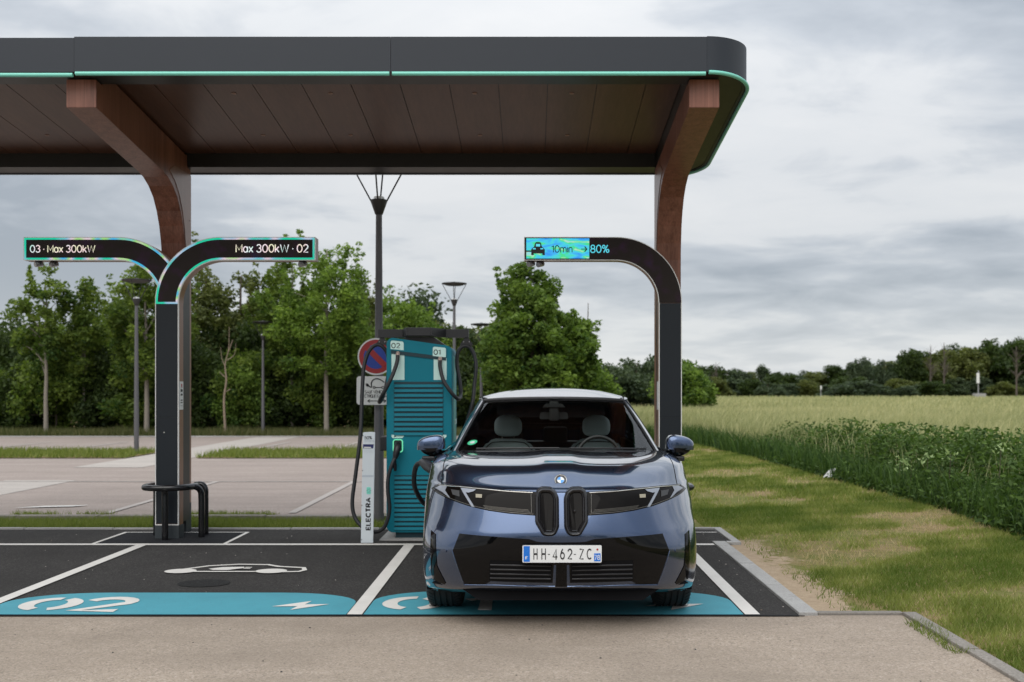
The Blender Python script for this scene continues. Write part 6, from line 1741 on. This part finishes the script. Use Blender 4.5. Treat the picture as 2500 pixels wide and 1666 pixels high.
# ------------------------------------------------------------------ grasses
def blades(P, h, wdt, lean, var, rs=rng, windx=0.0, segs=2):
    n = len(P); yaw = rs.uniform(0, 2 * math.pi, n); d = np.stack([np.cos(yaw), np.sin(yaw), np.zeros(n)], 1)
    la = rs.uniform(0, 2 * math.pi, n); L = np.stack([np.cos(la) * lean + windx, np.sin(la) * lean, np.zeros(n)], 1) * h[:, None] * rs.uniform(.4, 1.4, n)[:, None]
    up = np.zeros((n, 3)); up[:, 2] = 1
    w0 = (wdt * .5)[:, None]
    if segs == 1:
        V = np.stack([P - d * w0, P + d * w0, P + L + up * h[:, None]], 1).reshape(-1, 3); F = np.arange(3 * n).reshape(n, 3)
        return V, F, np.repeat(var, 3)
    m = P + L * .35 + up * (h * .58)[:, None]
    V = np.stack([P - d * w0, P + d * w0, m - d * w0 * .8, m + d * w0 * .8, P + L + up * (h * (1 - .25 * lean))[:, None]], 1).reshape(-1, 3)
    b0 = (np.arange(n) * 5)[:, None]
    F = np.concatenate([b0 + np.array([0, 1, 3]), b0 + np.array([0, 3, 2]), b0 + np.array([2, 3, 4])], 0)
    return V, F, np.repeat(var, 5)
def noise2(x, y, s, seed=0):
    r_ = np.random.default_rng(seed); out = np.zeros(len(x))
    for k in range(6):
        a = r_.uniform(0, 6.28); f = s * r_.uniform(.6, 1.8); out += np.sin((x * math.cos(a) + y * math.sin(a)) * f + r_.uniform(0, 6.28))
    return out / 6
def field(name, n, xr, yr, hfn, wdt, lean, varfn, material, mask=None, z=0.0, windx=0.0, segs=2, seed=1, ypow=None):
    rs_ = np.random.default_rng(seed); x_ = rs_.uniform(*xr, n)
    if ypow: y_ = yr[0] * (yr[1] / yr[0]) ** rs_.uniform(0, 1, n)
    else: y_ = rs_.uniform(*yr, n)
    if mask is not None: k_ = mask(x_, y_, rs_); x_, y_ = x_[k_], y_[k_]
    P = np.stack([x_, y_, np.full(len(x_), z)], 1); h = hfn(x_, y_, rs_)
    V, F, vv = blades(P, h, wdt(x_, y_) if callable(wdt) else np.full(len(x_), wdt), lean, np.clip(varfn(x_, y_, rs_), 0, 1), rs_, windx, segs)
    me = np_mesh(name, V, F, vv, 3)
    return tag(link(name, me, M[material]), kind='stuff')
def edge_x(y_): return np.interp(y_, [8, 11, 13, 17, 23, 30, 34], [5.35, 5.35, 5.55, 5.45, 5.35, 4.9, 3.0])
# mown grass right of the bays
def mown_mask(x_, y_, rs_):
    keep = (x_ < edge_x(y_) + .3) & ~((x_ < 2.72) & (y_ < 7.05)) & (x_ > 2.16 + (y_ > 11.3) * -1.4)
    bare_ = (x_ < 2.50 + .35 * noise2(x_, y_, 3.5, 3) + rs_.normal(0, .06, len(x_))) & (y_ < 10.5)
    dry = noise2(x_ * .6, y_, 2.1, 4) + .8 * noise2(x_ * .8, y_, 6.5, 5)
    return keep & ~(bare_ & (rs_.uniform(0, 1, len(x_)) > .10)) & (rs_.uniform(0, 1, len(x_)) < np.clip(1.0 - 2.4 * np.maximum(dry - .0, 0), .10, 1))
dryv = lambda x_, y_, rs_: .50 + .95 * (noise2(x_ * .6, y_, 2.1, 4) + .8 * noise2(x_ * .8, y_, 6.5, 5)) + rs_.normal(0, .20, len(x_))
mh_ = lambda lo_, hi_: (lambda x_, y_, rs_: rs_.uniform(lo_, hi_, len(x_)) * (1 + .5 * np.maximum(-noise2(x_, y_, 1.3, 4), 0)))
field('mown_grass', 230000, (2.0, 5.9), (4.2, 14), mh_(.018, .055), lambda x_, y_: .0035 + .0004 * y_, .7, dryv, 'grass_mown', mown_mask, -.012, segs=1, seed=5, ypow=1)
field('mown_grass', 120000, (.4, 6.0), (14, 33), mh_(.03, .075), lambda x_, y_: .006 + .0006 * y_, .6, dryv, 'grass_mown', mown_mask, -.012, segs=1, seed=6)
# tall pale field
fh = lambda x_, y_, rs_: rs_.normal(.80, .10, len(x_)) + .05 * noise2(x_, y_, .5, 8)
fv = lambda x_, y_, rs_: np.interp(y_, [10, 30, 60], [.40, .50, .60]) + .16 * noise2(x_, y_, .35, 9) + rs_.normal(0, .20, len(x_))
weedy = lambda x_, y_: (x_ < edge_x(y_) + np.interp(y_, [9, 13, 18, 25], [2.9, 2.6, 1.6, .0])) & (y_ < 24)
fmask = lambda x_, y_, rs_: ((x_ > edge_x(y_) + .25) & ~(weedy(x_, y_) & (rs_.uniform(0, 1, len(x_)) > .12))) | (y_ > 31.5 + .4 * noise2(x_, y_, 1.5, 2))
field('field_grass', 95000, (5.2, 17), (8, 34), fh, lambda x_, y_: .006 + .00035 * y_, .32, fv, 'grass_field', fmask, -.012, .14, seed=11)
field('field_grass', 75000, (1.0, 26), (31, 52), fh, lambda x_, y_: .006 + .0005 * y_, .32, fv, 'grass_field', fmask, -.012, .14, seed=12)
field('field_grass', 150000, (1, 80), (50, 150), fh, lambda x_, y_: .004 + .0011 * y_, .3, fv, 'grass_field', None, -.012, .14, seed=13, ypow=1)
# seed heads standing above
field('seed_heads', 9000, (5.4, 22), (9, 48), lambda x_, y_, rs_: rs_.uniform(.80, 1.12, len(x_)), lambda x_, y_: .005 + .0003 * y_, .38, lambda x_, y_, rs_: np.full(len(x_), .95), 'grass_field', fmask, -.012, .26, seed=14)
# greener lush foot of the field
gv = lambda x_, y_, rs_: .12 + rs_.normal(0, .14, len(x_))
field('green_margin', 70000, (1.0, 8.0), (9, 34), lambda x_, y_, rs_: rs_.uniform(.25, .72, len(x_)), lambda x_, y_: .008 + .0004 * y_, .5, lambda x_, y_, rs_: .35 + rs_.normal(0, .25, len(x_)), 'grass_deep', lambda x_, y_, rs_: ((x_ > edge_x(y_) - .12) & (x_ < edge_x(y_) + 1.3) & ((y_ > 20) | (x_ < edge_x(y_) + .3) | (rs_.uniform(0, 1, len(x_)) > .7))) | ((y_ > 31.0) & (y_ < 32.6)), -.012, .05, seed=15)
# leafy weeds: nettles and docks at the near margin
n = 15000; wx = rng.uniform(5.3, 10.5, n); wy = rng.uniform(9.0, 25, n)
hw = np.interp(wy, [9, 13, 18, 25], [2.9, 2.6, 1.6, .7]); k_ = (wx > edge_x(wy) - .05) & (wx < edge_x(wy) + hw + .4 * noise2(wx, wy, 2, 6)); wx, wy = wx[k_], wy[k_]
hh_ = rng.uniform(.35, .98, len(wx)) * np.interp(wy, [9, 14, 25], [1.04, .98, .8]) * np.clip((wx - edge_x(wy) + .30) * 1.0, .28, 1) * (1 + .50 * noise2(wx, wy, 1.8, 61) + rng.normal(0, .12, len(wx)))
hh_ = np.minimum(hh_, 1.02)
PP, vvv = [], []
for a, b_, h_ in zip(wx, wy, hh_):
    m = int(9 + 15 * h_); t = rng.uniform(.03, 1, m)
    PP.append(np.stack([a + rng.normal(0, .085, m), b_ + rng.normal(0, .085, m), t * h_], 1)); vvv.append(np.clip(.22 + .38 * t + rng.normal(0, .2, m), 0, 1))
PP = np.concatenate(PP); vvv = np.concatenate(vvv)
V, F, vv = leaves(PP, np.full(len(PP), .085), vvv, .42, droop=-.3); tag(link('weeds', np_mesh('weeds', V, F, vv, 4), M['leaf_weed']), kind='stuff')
# a few pale leaved plants
for k, (u_, v_, Y) in enumerate(((2195, 1128, 15.1), (2222, 1142, 14.6), (2262, 1120, 14.3), (2318, 1108, 13.4), (2440, 1095, 11.9))):
    p = px(u_, v_, Y); m = 16; Q = np.array(p)[None, :] + rng.normal(0, .07, (m, 3)) * np.array((1, 1, .7)); V, F, vv = leaves(Q, np.full(m, .075), rng.uniform(.4, 1, m), .35, droop=-.6)
    me = np_mesh('leaf_cluster', V, F, vv, 4); t = thing('pale_leaved_plant', ['pale leaved plant', 'light green sprig', 'silvery leafy shoot', 'small pale sprig', 'yellowish leafy shoot'][k] + [' lowest in the dark weeds, left of the others', ' in the dark weeds below the first pale plant', ' right of the other pale plants in the weeds', ' high in the weeds at the right', ' in the weeds near the right edge'][k], 'plant', (p.x, p.y, 0))
    bm = bmesh.new(); tube(bm, [(p.x, p.y, max(0, p.z - .35)), (p.x + .02, p.y, p.z)], .004, 5); obj('stem', bm, M['bark_dark'], t); link('leaf_cluster', me, M['leaf_pale'], t)['kind'] = 'stuff'
# strips of grass in the car park, verge and bank
field('strip_grass', 26000, (-24, .8), (22.6, 25.3), mh_(.06, .17), .022, .5, lambda x_, y_, rs_: .35 + rs_.normal(0, .22, len(x_)), 'grass_mown', lambda x_, y_, rs_: (x_ < -9.2) | (x_ > -7.6), .05, segs=1, seed=21)
field('strip_grass', 42000, (-8.5, .9), (11.28, 11.95), mh_(.03, .10), .007, .6, lambda x_, y_, rs_: .33 + rs_.normal(0, .2, len(x_)), 'grass_mown', None, -.012, segs=1, seed=22)
field('strip_grass', 9000, (-8.5, .8), (12.06, 12.35), mh_(.02, .07), .008, .6, lambda x_, y_, rs_: .35 + rs_.normal(0, .2, len(x_)), 'grass_mown', lambda x_, y_, rs_: noise2(x_, y_, 5, 31) > .05, .035, segs=1, seed=23)
field('bank_grass', 60000, (-26, 3), (33.5, 36.5), mh_(.10, .34), .025, .5, lambda x_, y_, rs_: .35 + rs_.normal(0, .25, len(x_)), 'grass_verge', None, .02, segs=1, seed=24)
field('far_verge_grass', 9000, (0, 120), (152, 170), lambda x_, y_, rs_: rs_.uniform(.5, 1.15, len(x_)), .30, .3, lambda x_, y_, rs_: .5 + .3 * noise2(x_, y_, .2, 41) + rs_.normal(0, .2, len(x_)), 'grass_field', None, 0, seed=25)
field('kerb_weeds', 420, (2.50, 2.64), (5.9, 6.7), mh_(.02, .07), .006, .8, lambda x_, y_, rs_: .25 + rs_.normal(0, .2, len(x_)), 'grass_mown', lambda x_, y_, rs_: noise2(x_, y_, 6, 51) > .0, -.005, segs=1, seed=26)
sheet('field_soil', [[(5.6, 8), (300, 8), (300, 200), (-10, 200), (-10, 60), (1, 33), (5.2, 31)]], -.008, M['turf_soil'])
# poppy and litter
t = thing('poppy', 'single red poppy in the tall grass right of the totem', 'flower', (at(1800, 29), 29, 0)); p = px(1800, 1044, 29)
bm = bmesh.new(); tube(bm, [(p.x, p.y, 0), tuple(p)], .004, 5); obj('stem', bm, M['bark_dark'], t)
bm = bmesh.new()
for a in range(0, 360, 72): prism(bm, [(p.x, p.z), (p.x + .05 * math.cos(R(a)), p.z + .05 * math.sin(R(a))), (p.x + .05 * math.cos(R(a + 60)), p.z + .05 * math.sin(R(a + 60)))], p.y - .02, p.y + .01, 'y')
obj('petals', bm, M['poppy_red'], t)
p = px(2022, 1166, 17.8); bm = bmesh.new()
V_ = [(-.10, 0, 0), (.02, 0, 0), (.16, .03, .16), (.05, .05, .15), (-.02, .02, .06), (.04, -.06, .01)]; vs = [bm.verts.new(Vector(q) + Vector((p.x, p.y, .02))) for q in V_]
for f in ((0, 1, 4), (1, 2, 4), (2, 3, 4), (3, 0, 4), (0, 5, 1), (5, 2, 1)): bm.faces.new([vs[i] for i in f])
tag(obj('litter_paper', bm, M['litter_white'], loc=(p.x, p.y, 0)), 'crumpled white paper lying in the grass before the weeds', 'litter')
# crumbs and small leaves on the asphalt
for nm, cnt, mm, xr, yr, zz in (('pale_crumbs', 70, 'pale_concrete', (-5, 1.9), (6.95, 11), .001), ('dark_crumbs', 45, 'ink', (-5, 2.5), (4.6, 6.8), -.005), ('dry_leaf_bits', 16, 'bark_dead', (-5, 1.9), (7, 11), .002)):
    bm = bmesh.new()
    for k in range(cnt):
        x_, y_ = rng.uniform(*xr), rng.uniform(*yr); s_ = rng.uniform(.003, .007)
        P = [(x_ + s_ * rng.uniform(.5, 1.3) * math.cos(a), y_ + s_ * rng.uniform(.5, 1.3) * math.sin(a)) for a in (0, 1.3, 2.5, 3.8, 5)]
        prism(bm, P, zz, zz + s_ * .5, 'z')
    tag(obj(nm, bm, M[mm]), kind='stuff')
